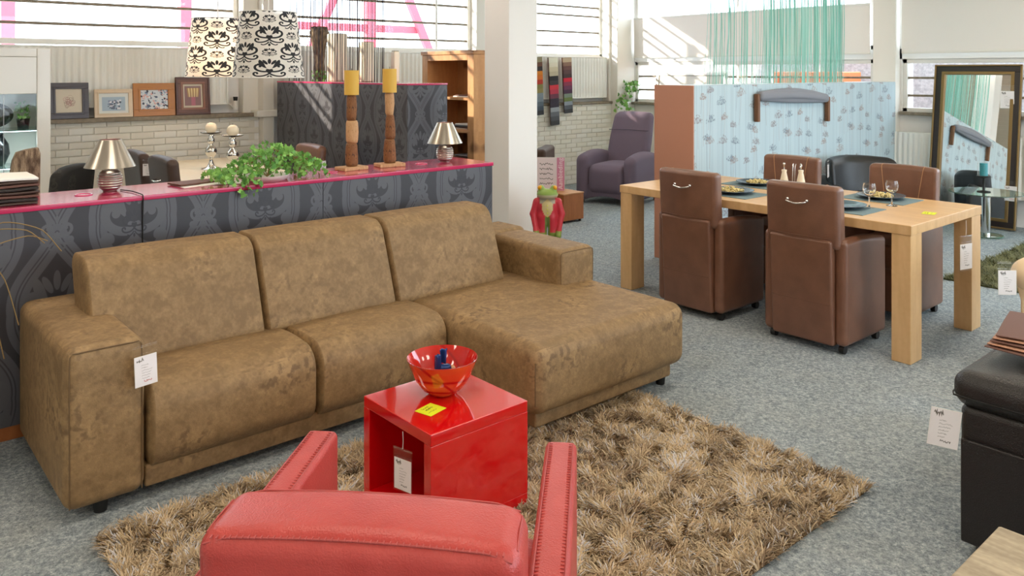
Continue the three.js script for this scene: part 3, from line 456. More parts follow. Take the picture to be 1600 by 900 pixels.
// ---------- dining table and chairs ----------
{
  const t = thing('dining_table', 'pale beech dining table with block legs set for four', 'table', [4.5, 1.885]);
  part('tabletop', bx(0, 1.025, 0.705, 0.76, -2.1, 0, 0.004), M.beech, t);
  for (const x of [0.004, 0.876]) for (const z of [-0.11, -2.095]) part('leg', bx(x, x + 0.145, 0, 0.705, z, z + 0.105, 0.004), M.beech, t);
}
function diningChair(label, [a, b], turn) {
  const t = thing('dining_chair', label, 'chair', [a, b], turn, 'dining chairs at the beech table');
  const rake = (v) => { v.x -= Math.max(0, v.y - 0.05) * 0.055; };
  for (const s of [-1, 1]) part('arm', soft(0.5, 0.6, 0.075, 0.03, { k: 4, m: 5, bulge: [0, 0.004, 0.006], at: V(0.0, 0.35, s * 0.2225), fn: (v) => { if (v.y > 0.5) v.y -= Math.max(0, v.x) * 0.12; } }), M.brownLeather, t);
  const back = part('backrest', soft(0.085, 0.36, 0.46, 0.028, { k: 4, m: 5, bulge: [0.006, 0.006, 0], at: V(-0.222, 0.77, 0), fn: (v) => { rake(v); v.x += 0.05 * (v.z / 0.23) ** 2 * 0.6; } }), M.brownLeather, t);
  part('back_panel', soft(0.085, 0.6, 0.385, 0.016, { k: 3, m: 4, bulge: [0.006, 0, 0], at: V(-0.225, 0.345, 0), fn: rake }), M.brownLeather, t);
  const seam = (h, w) => tube([...Array(7)].map((_, i) => { const z = -w + 2 * w * i / 6; return [-0.268 - (h - 0.05) * 0.055 - 0.004 + (h > 0.6 ? 0.03 * (z / 0.23) ** 2 : 0), h, z]; }), 0.0022, 5, 24);
  for (const [h, w] of [[0.655, 0.2], [0.28, 0.18]]) part('seam', seam(h, w), M.stitchBrown ??= std(0x6a4632, 0.5), back);
  for (const [z0, z1] of [[0.14, 0.09], [-0.14, -0.09]]) part('stitch_line', tube([[-0.272, 0.944, z0 * 1.02], [-0.245, 0.953, z0], [-0.212, 0.935, z0], [-0.195, 0.75, (z0 + z1) / 2], [-0.18, 0.56, z1]], 0.0022, 5, 40), M.stitchTan, back);
  const h = part('handle', tube([[-0.31, 0.86, -0.06], [-0.338, 0.852, -0.055], [-0.342, 0.843, 0], [-0.338, 0.852, 0.055], [-0.31, 0.86, 0.06]], 0.0055, 8, 40), M.chrome, back);
  for (const s of [-1, 1]) part('rosette', moved(new THREE.SphereGeometry(0.009, 12, 8), -0.316, 0.86, s * 0.06), M.chrome, h);
  part('seat', soft(0.46, 0.16, 0.37, 0.04, { k: 4, m: 4, bulge: [0.008, 0.015, 0], at: V(0.02, 0.4, 0) }), M.brownLeather, t);
  part('base', bx(-0.2, 0.235, 0.055, 0.34, -0.185, 0.185, 0.015), M.brownLeather, t);
  for (const x of [-0.2, 0.2]) for (const z of [-0.215, 0.215]) { const c = part('caster', moved(new THREE.CylinderGeometry(0.024, 0.024, 0.03, 16), x, 0.024, z, 0.6, Math.PI / 2), M.black, t); part('fork', moved(cyl(0.012, 0.016, 0.03, 0.03, 10), x, 0, z), M.black, c); }
  return t;
}
const chair = diningChair('brown leather dining chair seen from behind, nearest the table corner leg', [4.6, 2.435], 0);
copy(chair, 'brown leather dining chair seen from behind, closer to the sofa', [4.6, 3.25], 0);
copy(chair, 'brown leather dining chair on the far side behind the wine glasses', [5.44, 2.43], Math.PI);
copy(chair, 'brown leather dining chair on the far side behind the oil bottles', [5.44, 3.27], Math.PI);
priceTag('price tag on a dining chair in front of the flowered partition', [5.76, 3.02, 0.93], 0.35, 0.075, 0);
// table setting
for (const [a, b, lab] of [[5.26, 3.32, 'far left'], [4.76, 3.2, 'near left'], [5.3, 2.42, 'far right'], [4.76, 2.42, 'near right']]) {
  const where = { 'far left': 'beside the oil bottles', 'near left': 'in front of the chair by the sofa', 'far right': 'behind the wine glasses', 'near right': 'half hidden by the nearest chair' }[lab];
  const m = thing('placemat', `blue-grey ribbed placemat ${where}`, 'placemat', [a, b, 0.76], 0, 'placemats on the dining table'); part('mat', bx(-0.155, 0.155, 0, 0.004, -0.215, 0.215, 0.001), M.placemat, m);
  const d = thing('plate', `dark blue-grey dinner plate ${where}`, 'plate', [a + 0.01, b, 0.764], 0, 'plates on the dining table');
  part('dish', lathe([[0.001, 0.004], [0.08, 0.004], [0.1, 0.012], [0.148, 0.022], [0.15, 0.025], [0.146, 0.026], [0.098, 0.017], [0.078, 0.009], [0.001, 0.009]], 40), M.plate, d);
  if (lab !== 'near right') { const f = thing('pasta', `pale dry pasta heaped on the plate ${where}`, 'pasta', [a + 0.01, b, 0.776]), l = []; for (let i = 0; i < 46; i++) { const an = rr(0, 6.3), r = 0.072 * Math.sqrt(rnd()), g = new THREE.TorusGeometry(0.01, 0.0045, 5, 8, 4); l.push(moved(g, Math.cos(an) * r, rr(0.0, 0.026) * (1 - r * 8), Math.sin(an) * r, rr(0, 6), rr(0, 3))); } part('pieces', l, M.chips, f, 'stuff'); }
}
function wineGlass(label, a, b) {
  const t = thing('wine_glass', label, 'wine glass', [a, b, 0.76], 0, 'wine glasses on the dining table');
  part('bowl', lathe([[0.004, 0.075], [0.02, 0.082], [0.034, 0.1], [0.039, 0.125], [0.034, 0.158], [0.033, 0.158], [0.0375, 0.125], [0.0325, 0.101], [0.019, 0.084], [0.001, 0.079]], 32), M.clear, t);
  part('stem', lathe([[0.001, 0.004], [0.032, 0.0], [0.033, 0.002], [0.006, 0.008], [0.0038, 0.03], [0.004, 0.076], [0.001, 0.078]], 24), M.clear, t);
}
wineGlass('clear wine glass nearer the sofa on the dining table', 4.87, 2.29); wineGlass('clear wine glass nearer the yellow note on the dining table', 5.09, 2.25);
for (const [a, b, lab, top] of [[5.02, 2.95, 'left white oil bottle with curled stopper on the dining table', 1], [5.08, 2.86, 'right white oil bottle with ring stopper on the dining table', 0]]) {
  const t = thing('oil_bottle', lab, 'bottle', [a, b, 0.76], 0, 'oil bottles on the dining table'); part('bottle', lathe([[0.001, 0], [0.032, 0], [0.033, 0.02], [0.028, 0.09], [0.015, 0.15], [0.018, 0.165], [0.015, 0.168], [0.001, 0.168]], 28), M.ceramic, t);
  part('stopper', top ? [tube([[0, 0.16, 0], [0, 0.2, 0], [-0.02, 0.19, 0.01], [-0.035, 0.21, 0.02]], 0.004), moved(new THREE.SphereGeometry(0.009, 12, 8), -0.037, 0.212, 0.021)] : [tube([[0, 0.165, 0], [0, 0.18, 0]], 0.004), moved(new THREE.TorusGeometry(0.014, 0.004, 8, 20), 0, 0.195, 0, 0.8)], M.silver, t);
}
{ const t = thing('cruet_stand', 'thin metal cruet handle between the two oil bottles', 'stand', [5.05, 2.905, 0.76]); part('wire', [tube([[0, 0, 0], [0, 0.12, 0], [0.004, 0.18, 0], [0.012, 0.21, 0], [0, 0.195, 0]], 0.0028), tube([[0.012, 0, 0.01], [0.012, 0.13, 0.01], [0.016, 0.185, 0.01], [0.026, 0.205, 0.01]], 0.0028)], M.silver, t); part('foot', moved(cyl(0.014, 0.014, 0.004, 0, 20), 0.005, 0, 0.005), M.silver, t);
  const n = thing('sticky_note', 'yellow note lying on the near end of the dining table', 'note', [4.985, 1.985, 0.7605], 0.2); part('paper', bx(-0.045, 0.045, 0, 0.0008, -0.035, 0.035, 0.0002), M.yellow, n); const g = sheet(0.09, 0.07); g.rotateX(-Math.PI / 2); g.translate(0, 0.0011, 0); part('writing', g, M.note, n); }
priceTag('price tag hanging below the near end of the dining table', [5.2, 1.86, 0.62], -0.25, 0.12, 0, 0.09);

// ---------- right side: mirror, glass table, tub chair, cream chair, black sofa, wood table ----------
{
  const t = thing('leaning_mirror', 'large mirror in dark and gold frame leaning on the right wall', 'mirror', [9.07, 3.2], 0), lean = new THREE.Group();
  const w = 0.84, h = 1.67, k = 0.095; const frame = (x0, x1, d0, d1, r) => [bx(-d1, -d0, 0 + x0, x1, -w / 2 + x0, w / 2 - x0, r)];
  const ring = (o, i, d0, d1) => [bx(-d1, -d0, o, i, -w / 2 + o, w / 2 - o, 0.004), bx(-d1, -d0, h - i, h - o, -w / 2 + o, w / 2 - o, 0.004), bx(-d1, -d0, i - 0.002, h - i + 0.002, -w / 2 + o, -w / 2 + i, 0.004), bx(-d1, -d0, i - 0.002, h - i + 0.002, w / 2 - i, w / 2 - o, 0.004)];
  M.gold = std(0x8a7048, 0.35, { metalness: 0.7 }); M.frameDark = std(0x2a2220, 0.3);
  t.rotation.z = -0.135; t.position.y = 0.01;
  part('frame', ring(0.0, 0.075, 0, 0.035), M.frameDark, t); part('outer_moulding', ring(-0.004, 0.014, 0.02, 0.05), M.gold, t); part('inner_moulding', ring(0.068, 0.1, 0.01, 0.042), M.gold, t);
  part('mirror_glass', bx(-0.014, -0.006, 0.09, h - 0.09, -w / 2 + 0.09, w / 2 - 0.09, 0.001), M.mirror, t); part('backboard', bx(-0.004, 0.006, 0.02, h - 0.02, -w / 2 + 0.02, w / 2 - 0.02, 0.001), M.black, t);
  priceTag('white price card stuck on the upper right of the leaning mirror', [9.207, 2.905, 1.46], -Math.PI / 2, 0.14, 0);
  priceTag('white price card on the lower right frame of the leaning mirror', [9.068, 2.83, 0.5], -Math.PI / 2, 0.12, 1);
}
{
  const t = thing('glass_side_table', 'round glass side table with chrome column before the mirror', 'side table', [8.58, 2.89]);
  part('glass_top', cyl(0.32, 0.32, 0.01, 0.425, 56), M.tableGlass, t); part('column', [cyl(0.04, 0.04, 0.405, 0.02, 28)], M.chrome, t); part('base_plate', cyl(0.15, 0.15, 0.012, 0.008, 40), M.tableGlass, t); part('foot_ring', cyl(0.05, 0.06, 0.008, 0.0, 24), M.black, t);
  const c = thing('candle_holder', 'dark stem candle holder with teal candle in glass', 'candle holder', [8.55, 2.9, 0.436]);
  part('stand', lathe([[0.001, 0], [0.06, 0], [0.06, 0.006], [0.012, 0.014], [0.01, 0.13], [0.06, 0.145], [0.062, 0.155], [0.001, 0.155]], 28), M.black, c);
  part('candle', cyl(0.035, 0.035, 0.12, 0.156, 24), M.teal, c); part('glass', lathe([[0.055, 0.156], [0.056, 0.29], [0.054, 0.29], [0.053, 0.158]], 28), M.glass, c);
}
{
  const t = thing('tub_chair', 'black leather tub armchair before the flowered partition', 'armchair', [7.55, 3.55], -0.5);
  const shell = soft(0.72, 0.72, 0.16, 0.06, { k: 4, m: 6, bulge: [0, 0.02, 0.02], at: V(0, 0.4, -0.26), fn: (v) => { v.z += 0.2 * (v.x / 0.36) ** 2 - (v.y - 0.4) * 0.15; } });
  part('backrest', shell, M.blackLeather, t); part('seat', soft(0.56, 0.2, 0.56, 0.06, { k: 4, m: 4, bulge: [0, 0.02, 0], at: V(0, 0.34, 0.05) }), M.blackLeather, t);
  for (const s of [-1, 1]) part('arm', soft(0.13, 0.5, 0.62, 0.05, { k: 4, m: 5, at: V(s * 0.33, 0.33, 0.02), fn: (v) => { if (v.y > 0.4) v.y -= (v.z + 0.2) * 0.3; } }), M.blackLeather, t);
  part('swivel_base', [cyl(0.03, 0.03, 0.2, 0.02, 16), cyl(0.24, 0.25, 0.02, 0, 32)], M.chrome, t);
}
{
  const t = thing('scroll_armchair', 'cream armchair with scrolled arm at the right picture edge', 'armchair', [4.74, 0.98], 0);
  for (const b of [0.42, -0.42]) { const g = new THREE.CylinderGeometry(0.085, 0.085, 0.75, 28); g.rotateZ(Math.PI / 2); g.translate(0.4, 0.545, -b); const a = part('arm', [g, moved(new THREE.SphereGeometry(0.085, 24, 14), 0.025, 0.545, -b)], M.creamLeather ??= std(0xe4cba8, 0.5), t);
    part('front_panel', soft(0.06, 0.5, 0.14, 0.025, { k: 3, m: 6, at: V(0.02, 0.26, -b), fn: (v) => { v.z += (v.z + b) * 0.6 * Math.cos(v.y * 9) ; } }), M.creamLeather, a); part('side', bx(0.04, 0.78, 0.1, 0.5, -b - 0.05, -b + 0.05, 0.02), M.creamLeather, a); }
  part('seat', soft(0.74, 0.18, 0.72, 0.05, { at: V(0.38, 0.36, 0), bulge: [0, 0.02, 0] }), M.creamLeather, t); part('backrest', soft(0.16, 0.62, 0.86, 0.06, { at: V(0.78, 0.62, 0) }), M.creamLeather, t); part('base', bx(0.05, 0.75, 0.04, 0.28, -0.38, 0.38, 0.01), M.creamLeather, t);
}
priceTag('price tag beside the scrolled cream chair arm', [4.63, 1.46, 0.62], -0.75, 0.1, 0);
{
  const t = thing('black_sofa', 'black leather sofa with rounded arm at the lower right', 'sofa', [2.87, 1.05, 0.03], 0);
  // local x along a, local z towards the camera
  part('arm_body', soft(0.98, 0.46, 0.9, 0.03, { k: 3, m: 5, at: V(0.49, 0.24, 0.45) }), M.blackLeather, t);
  const c = part('arm_cushion', soft(1.02, 0.12, 0.94, 0.05, { k: 5, m: 8, bulge: [0.01, 0.03, 0.01], at: V(0.49, 0.52, 0.45) }), M.blackLeather, t);
  part('seam', tube([[-0.022, 0.5, 0.9], [-0.022, 0.5, 0.05], [0.0, 0.5, -0.015], [0.1, 0.5, -0.024], [0.95, 0.5, -0.024]], 0.003, 5, 60), M.stitchBlack, c);
  part('side_panel', soft(0.016, 0.34, 0.34, 0.007, { k: 2, m: 4, at: V(-0.006, 0.19, 0.18), fn: (v) => { if (v.y > 0.25) v.z -= Math.max(0, v.z - 0.15) * (v.y - 0.25) * 3; } }), M.blackLeather, t);
  for (const [x, z] of [[0.06, 0.06], [0.9, 0.06], [0.06, 0.84]]) part('foot', moved(cyl(0.03, 0.025, 0.06, -0.03, 12), x, 0, z), M.black, t);
  for (let i = 0; i < 5; i++) {
    const s = thing('leather_sample', ['lowest', 'second', 'third', 'fourth', 'topmost'][i] + ' leather sample sheet of the stack on the black sofa', 'sample', [3.03 + i * 0.014, 0.95 - i * 0.006, 0.655 + i * 0.009], -0.1 + i * 0.07, 'leather samples');
    part('sheet', soft(0.34, 0.004, 0.26, 0.0015, { k: 1, m: 10, at: V(0.17, 0, 0.05), fn: (v) => { v.y += 0.004 * Math.sin(v.x * 9) + 0.012 * Math.max(0, v.x); } }), [M.cardboard, M.sampleTan ??= std(0xb98a70, 0.6)][i % 2], s);
  }
}
priceTag('price tag hanging on the black leather sofa arm', [2.815, 1.06, 0.53], -1.0, 0.1, 0, 0, -0.12);
{
  const t = thing('wood_table', 'low whitewashed wooden coffee table at the bottom right corner', 'coffee table', [2.267, 0.735]);
  for (let i = 0; i < 5; i++) part('plank', bx(-1.1, 0, 0.41, 0.45, i * 0.16 + 0.001, i * 0.16 + 0.159, 0.006), M.whitewash, t); for (const x of [-1.05, -0.05]) for (const z of [0.05, 0.75]) part('leg', bx(x - 0.04, x + 0.04, 0, 0.41, z - 0.04, z + 0.04, 0.004), M.whitewash, t);
}

// ---------- things on the pink divider ----------
function tableLamp(label, [a, b]) {
  const t = thing('table_lamp', label, 'table lamp', [a, b, 1.008], 0, 'silver table lamps on the divider'), prof = [[0.001, 0], [0.03, 0], [0.034, 0.004]];
  for (let i = 0; i <= 40; i++) { const y = 0.006 + i / 40 * 0.1, q = (y - 0.056) / 0.05; prof.push([0.028 + 0.029 * Math.sqrt(Math.max(0, 1 - q * q)) + 0.0022 * Math.cos(i / 40 * Math.PI * 2 * 8), y]); } prof.push([0.012, 0.108], [0.001, 0.11]);
  part('base', lathe(prof, 36), M.brushed, t); part('neck', cyl(0.008, 0.01, 0.03, 0.105, 12), M.black, t);
  part('shade', lathe([[0.116, 0.122], [0.117, 0.122], [0.052, 0.255], [0.05, 0.257], [0.049, 0.255], [0.115, 0.122]], 48), M.shadeMetal ??= std(0xb9b2a6, 0.28, { metalness: 0.85, side: THREE.DoubleSide }), t); return t;
}
const lamp = tableLamp('silver table lamp with ribbed base beside the fabric sample stack', [1.096, 4.314]); copy(lamp, 'silver table lamp with ribbed base at the pillar end of the divider', [3.13, 4.3, 1.008], 0);
one('lamp_cable', 'thin black lamp cable running over the divider edge', 'cable', [tube([[1.14, 1.012, -4.3], [1.165, 1.014, -4.2], [1.172, 1.0135, -4.08], [1.174, 1.004, -4.048], [1.174, 0.9, -4.052], [1.172, 0.7, -4.052]], 0.0028, 5, 60)], M.black);
function woodCandle(label, [a, b], segs, turn) {
  const t = thing('wooden_candlestick', label, 'candlestick', [a, b, 1.008], turn, 'wooden candlesticks on the divider'); part('base', bx(-0.085, 0.085, 0, 0.022, -0.055, 0.055, 0.004), M.logPale, t); let y = 0.022;
  segs.forEach(([h, r0, r1, dark], i) => { const pr = [[0.001, 0], [r0 * 0.85, 0], [r0, h * 0.12], [(r0 + r1) / 2 * 1.06, h * 0.5], [r1, h * 0.9], [r1 * 0.85, h], [0.001, h]]; const g = lathe(pr, 18); const p = g.attributes.position; for (let j = 0; j < p.count; j++) { const k = 1 + 0.05 * Math.sin(p.getY(j) * 60 + Math.atan2(p.getZ(j), p.getX(j)) * 3 + i); p.setX(j, p.getX(j) * k); p.setZ(j, p.getZ(j) * k); } g.computeVertexNormals(); g.translate(0.004 * (i % 2), y, 0); part('log', g, dark ? M.logDark : M.logPale, t); y += h; });
  part('candle', cyl(0.044, 0.044, 0.148, y, 28), M.candle, t); part('wick', cyl(0.0015, 0.0015, 0.012, y + 0.148, 6), M.black, t);
}
woodCandle('stacked-log candlestick with yellow candle nearer the ivy', [2.437, 4.3], [[0.14, 0.038, 0.034, 1], [0.135, 0.036, 0.036, 0], [0.155, 0.03, 0.029, 1]], 0.1);
woodCandle('stacked-log candlestick with yellow candle nearer the bookcase', [2.705, 4.3], [[0.15, 0.04, 0.033, 1], [0.15, 0.033, 0.026, 1], [0.14, 0.026, 0.029, 0]], -0.15);
{ // ivy trailing over the divider
  const t = thing('ivy_plant', 'bright green ivy sprawling over the pink divider top', 'plant', [1.86, 4.2, 1.008]);
  part('pot', lathe([[0.001, 0], [0.1, 0], [0.12, 0.03], [0.115, 0.03], [0.095, 0.008], [0.001, 0.008]], 28), M.white, t);
  const hump = (x) => 0.06 + 0.15 * Math.exp(-(((x - 0.02) / 0.17) ** 2)) + 0.04 * Math.exp(-(((x - 0.22) / 0.08) ** 2));
  part('foliage', ivyLeaves(620, () => { const x = rr(-0.31, 0.3), z = rr(-0.14, 0.16), y = hump(x) * Math.sqrt(rnd()) * (1 - (z / 0.3) ** 2); return [x, Math.max(0.01, y), z]; }, 0.021), M.leaf, t, 'stuff');
  part('hanging_shoots', ivyLeaves(26, (i) => [rr(-0.22, -0.1), rr(-0.05, 0.03), rr(0.155, 0.18)], 0.02), M.leaf, t, 'stuff');
  part('stems', [...Array(14)].map((_, i) => { const x = rr(-0.28, 0.28); return tube([[0, 0.02, 0], [x * 0.5, hump(x) * 0.9, rr(-0.05, 0.05)], [x, hump(x) * 0.6, rr(-0.12, 0.12)]], 0.0025, 4); }), M.stem, t, 'stuff');
}
for (const [dx, dz, ry, w, d, m, lab] of [[0, 0, 0.1, 0.24, 0.17, 'paper', 'white leaflet lying under the brochure on the divider'], [0.1, 0.03, -0.35, 0.21, 0.15, 'paper', 'white leaflet nearest the ivy on the divider'], [-0.03, -0.03, 0.2, 0.2, 0.13, 'cardboard', 'brown brochure lying on the leaflets on the divider']]) {
  const t = thing(m === 'paper' ? 'leaflet' : 'brochure', lab, m === 'paper' ? 'leaflet' : 'brochure', [1.52 + dx, 4.27 - dz, m === 'paper' ? (dx ? 1.0105 : 1.0085) : 1.013], ry); part('sheets', bx(-w / 2, w / 2, 0, m === 'paper' ? 0.0015 : 0.008, -d / 2, d / 2, 0.0005), M[m], t);
}
for (let i = 0; i < 8; i++) {
  const t = thing('fabric_sample', i === 7 ? 'white-backed sample book on top of the dark fabric pile' : `dark fabric sample, number ${['one', 'two', 'three', 'four', 'five', 'six', 'seven'][i]} from the bottom of the pile`, 'fabric sample', [0.6, 4.24, 1.009 + i * 0.0155], rr(-0.06, 0.06), 'fabric sample pile on the divider');
  part('swatch', soft(0.3, 0.012, 0.26, 0.005, { k: 2, m: 8, at: V(0, 0.006, 0), fn: (v) => { v.y += 0.0015 * Math.sin(v.x * 24 + i) + 0.001 * Math.sin(v.z * 30 + i); } }), i === 7 ? M.paper : [M.darkLeather, M.sampleDark ??= std(0x3a3634, 0.85), M.cardboard][i % 3], t);
}
{ const t = thing('bark_slab', 'upright weathered bark slab behind the fabric pile', 'ornament', [0.75, 4.41, 1.008]);
  const s = new THREE.Shape(); [[-0.055, 0], [-0.06, 0.1], [-0.05, 0.17], [-0.035, 0.205], [0, 0.215], [0.045, 0.222], [0.052, 0.2], [0.05, 0.0]].forEach(([x, y], i) => i ? s.lineTo(x, y) : s.moveTo(x, y)); s.closePath();
  const g = new THREE.ExtrudeGeometry(s, { depth: 0.04, bevelSize: 0.006, bevelThickness: 0.006, bevelSegments: 2, steps: 4 }); g.translate(0, 0, -0.02); part('slab', boxUV(g), M.bark, t); }
{ // dried grass in a floor vase just left of the picture
  const t = thing('grass_vase', 'dried grass stems arching in from the left edge', 'dried grass', [0.26, 3.72]);
  part('vase', lathe([[0.001, 0], [0.1, 0], [0.13, 0.15], [0.09, 0.4], [0.06, 0.5], [0.07, 0.55], [0.062, 0.55], [0.052, 0.5], [0.001, 0.1]], 28), M.clay, t);
  for (const [dx, top, dz, end] of [[0.5, 1.0, 0.0, 0.86], [0.42, 0.98, 0.1, 0.92], [0.34, 0.93, 0.05, 0.6], [0.46, 0.9, -0.05, 0.9], [0.28, 0.84, 0.12, 0.5], [0.2, 0.8, 0.08, 0.45], [-0.3, 1.0, 0.1, 0.8]]) part('stem', tube([[0, 0.4, 0], [dx * 0.2, top * 0.8, dz * 0.3], [dx * 0.55, top, dz * 0.6], [dx * 0.85, (top + end) / 2 + 0.03, dz], [dx, end, dz]], 0.0022, 5, 40), M.stem, t);
}

// ---------- behind the divider: dining corner, pendants, pictures ----------
{
  const t = thing('cream_table', 'cream dining table below the two patterned pendants', 'table', [2.58, 6.65]); part('tabletop', bx(-0.45, 0.45, 0.72, 0.76, -1.15, 1.15, 0.01), M.cream, t); for (const x of [-0.38, 0.38]) for (const z of [-1.05, 1.05]) part('leg', bx(x - 0.04, x + 0.04, 0, 0.72, z - 0.04, z + 0.04, 0.004), M.cream, t);
}
function simpleChair(label, [a, b], turn, mat, H, round, handle) {
  const t = thing('side_chair', label, 'chair', [a, b], turn);
  part('seat', soft(0.44, 0.1, 0.45, 0.04, { k: 3, m: 4, bulge: [0, 0.01, 0], at: V(0.02, 0.44, 0) }), mat, t);
  part('backrest', soft(0.085, H - 0.42, 0.47, 0.035, { k: 4, m: 6, at: V(-0.2, (H + 0.42) / 2, 0), fn: (v) => { v.x -= (v.y - 0.42) * 0.1; if (v.y > H - 0.2) v.y -= round * (v.z / 0.235) ** 4; } }), mat, t);
  for (const x of [-0.18, 0.2]) for (const z of [-0.18, 0.18]) part('leg', bx(x - 0.02, x + 0.02, 0, 0.4, z - 0.02, z + 0.02, 0.003), M.black, t);
  if (handle) part('handle', tube([[-0.285, H - 0.17, -0.05], [-0.315, H - 0.175, -0.04], [-0.315, H - 0.175, 0.04], [-0.285, H - 0.17, 0.05]], 0.007, 8), M.chrome, t); return t;
}
simpleChair('black damask chair behind the first silver lamp', [1.17, 6.45], 0.85 + Math.PI / 2, M.damaskChair, 0.95, 0.06, false);
simpleChair('dark brown chair with chrome handle nearer the divider at the cream table', [2.12, 5.97], 0, M.darkLeather, 1.0, 0.02, true);
simpleChair('dark brown chair farther back at the cream table', [2.1, 6.55], 0, M.darkLeather, 1.0, 0.02, false);
simpleChair('brown chair at the cream table behind the ivy', [3.08, 6.6], Math.PI, M.brownLeather, 0.96, 0.02, false);
priceTag('price tag between the two dark brown chairs', [1.84, 6.24, 0.95], -0.4, 0.07, 0); priceTag('price tag on the brown chair behind the ivy', [3.31, 6.34, 0.86], 0.2, 0.08, 1);
function candlestick(label, [a, b]) {
  const t = thing('silver_candlestick', label, 'candlestick', [a, b, 0.76], 0, 'silver candlesticks on the cream table');
  part('stem', lathe([[0.001, 0], [0.085, 0], [0.08, 0.008], [0.035, 0.02], [0.02, 0.05], [0.014, 0.08], [0.02, 0.095], [0.042, 0.13], [0.05, 0.155], [0.042, 0.18], [0.018, 0.205], [0.016, 0.22], [0.03, 0.235], [0.03, 0.26], [0.016, 0.275], [0.03, 0.295], [0.001, 0.3]], 36), M.silver, t);
  part('drip_glass', lathe([[0.001, 0.3], [0.07, 0.305], [0.088, 0.316], [0.087, 0.319], [0.069, 0.309], [0.001, 0.304]], 36), M.clear, t); part('ball_candle', moved(new THREE.SphereGeometry(0.05, 28, 18), 0, 0.352, 0), M.ceramic, t); part('wick', cyl(0.0015, 0.0015, 0.012, 0.4, 6), M.black, t);
}
candlestick('left silver candlestick with white ball candle on the cream table', [2.57, 6.95]); candlestick('right silver candlestick with white ball candle on the cream table', [2.59, 6.52]);
function pendant(label, [a, b], lit) {
  const t = thing('pendant_lamp', label, 'pendant lamp', [a, b, 1.555]);
  const g = new THREE.CylinderGeometry(0.21, 0.265, 0.5, 56, 8, true); g.translate(0, 0.25, 0); part('shade', g, M.shade, t);
  const tr = (r, y) => { const q = new THREE.TorusGeometry(r, 0.004, 8, 56); q.rotateX(Math.PI / 2); q.translate(0, y, 0); return q; }; part('rim', [tr(0.265, 0.001), tr(0.21, 0.499)], M.white, t);
  part('cord', tube([[0, 0.3, 0], [0, 1.0, 0], [0, CEIL - 1.555, 0]], 0.005), M.white, t);
  part('spider', [0, 1, 2].map((i) => tube([[0, 0.45, 0], [0.21 * Math.cos(i * 2.09), 0.497, 0.21 * Math.sin(i * 2.09)]], 0.003)), M.chrome, t);
  const bulb = part('bulb', moved(new THREE.SphereGeometry(0.035, 20, 14), 0, 0.22, 0), std(0xffffff, 0.4, { emissive: 0xffc890, emissiveIntensity: lit ? 5 : 0.4 }), t); part('socket', cyl(0.02, 0.02, 0.06, 0.25, 14), M.white, bulb);
  if (lit) { const l = new THREE.PointLight(0xffd2a8, 0.6); l.position.set(0, 0.22, 0); l.castShadow = true; t.add(l); }
}
pendant('black and white damask pendant shade nearer the camera', [2.61, 5.87], false); pendant('black and white damask pendant shade farther back, glowing warm', [2.6, 6.87], true);
// pictures on the sill
const prints = [
  (c, w, h) => { c.fillStyle = '#d9cdb8'; c.fillRect(0, 0, w, h); for (let i = 0; i < 26; i++) { c.strokeStyle = ['rgba(150,110,96,.6)', 'rgba(190,130,130,.5)', 'rgba(120,96,80,.5)'][i % 3]; c.lineWidth = rr(1, 4); c.beginPath(); c.ellipse(w * rr(0.35, 0.65), h * rr(0.4, 0.68), rr(8, 36), rr(8, 30), rr(0, 3), 0, 7); c.stroke(); } },
  (c, w, h) => { c.fillStyle = '#dfe2dd'; c.fillRect(0, 0, w, h); c.fillStyle = '#a9bccb'; c.fillRect(w * 0.12, h * 0.2, w * 0.76, h * 0.66); for (let i = 0; i < 60; i++) { c.fillStyle = ['#5c6478', '#e8e6ea', '#8390ac', '#3c4252'][i % 4]; c.beginPath(); c.ellipse(w * rr(0.32, 0.72), h * rr(0.35, 0.78), rr(4, 12), rr(4, 11), 0, 0, 7); c.fill(); } },
  (c, w, h) => { c.fillStyle = '#cfd6dc'; c.fillRect(0, 0, w, h); for (let i = 0; i < 130; i++) { c.fillStyle = ['#2c3040', '#4d5a74', '#d8a8a4', '#8ea0b6', '#e9e4e0'][i % 5]; c.beginPath(); c.ellipse(w * rnd(), h * rnd(), rr(3, 15), rr(3, 12), rr(0, 3), 0, 7); c.fill(); } },
  (c, w, h) => { c.fillStyle = '#c9bda8'; c.fillRect(0, 0, w, h); c.fillStyle = '#8a6a6a'; c.fillRect(w * 0.1, h * 0.1, w * 0.8, h * 0.8); for (let i = 0; i < 9; i++) { c.fillStyle = i % 2 ? '#e6d196' : '#b08a5c'; c.beginPath(); c.moveTo(w * (0.2 + i * 0.07), h * 0.18); c.lineTo(w * (0.28 + i * 0.07), h * 0.18); c.lineTo(w * (0.3 + i * 0.06), h * 0.55); c.lineTo(w * (0.26 + i * 0.06), h * 0.55); c.fill(); } c.fillStyle = '#b06a78'; c.fillRect(w * 0.42, h * 0.55, w * 0.2, h * 0.35); }];
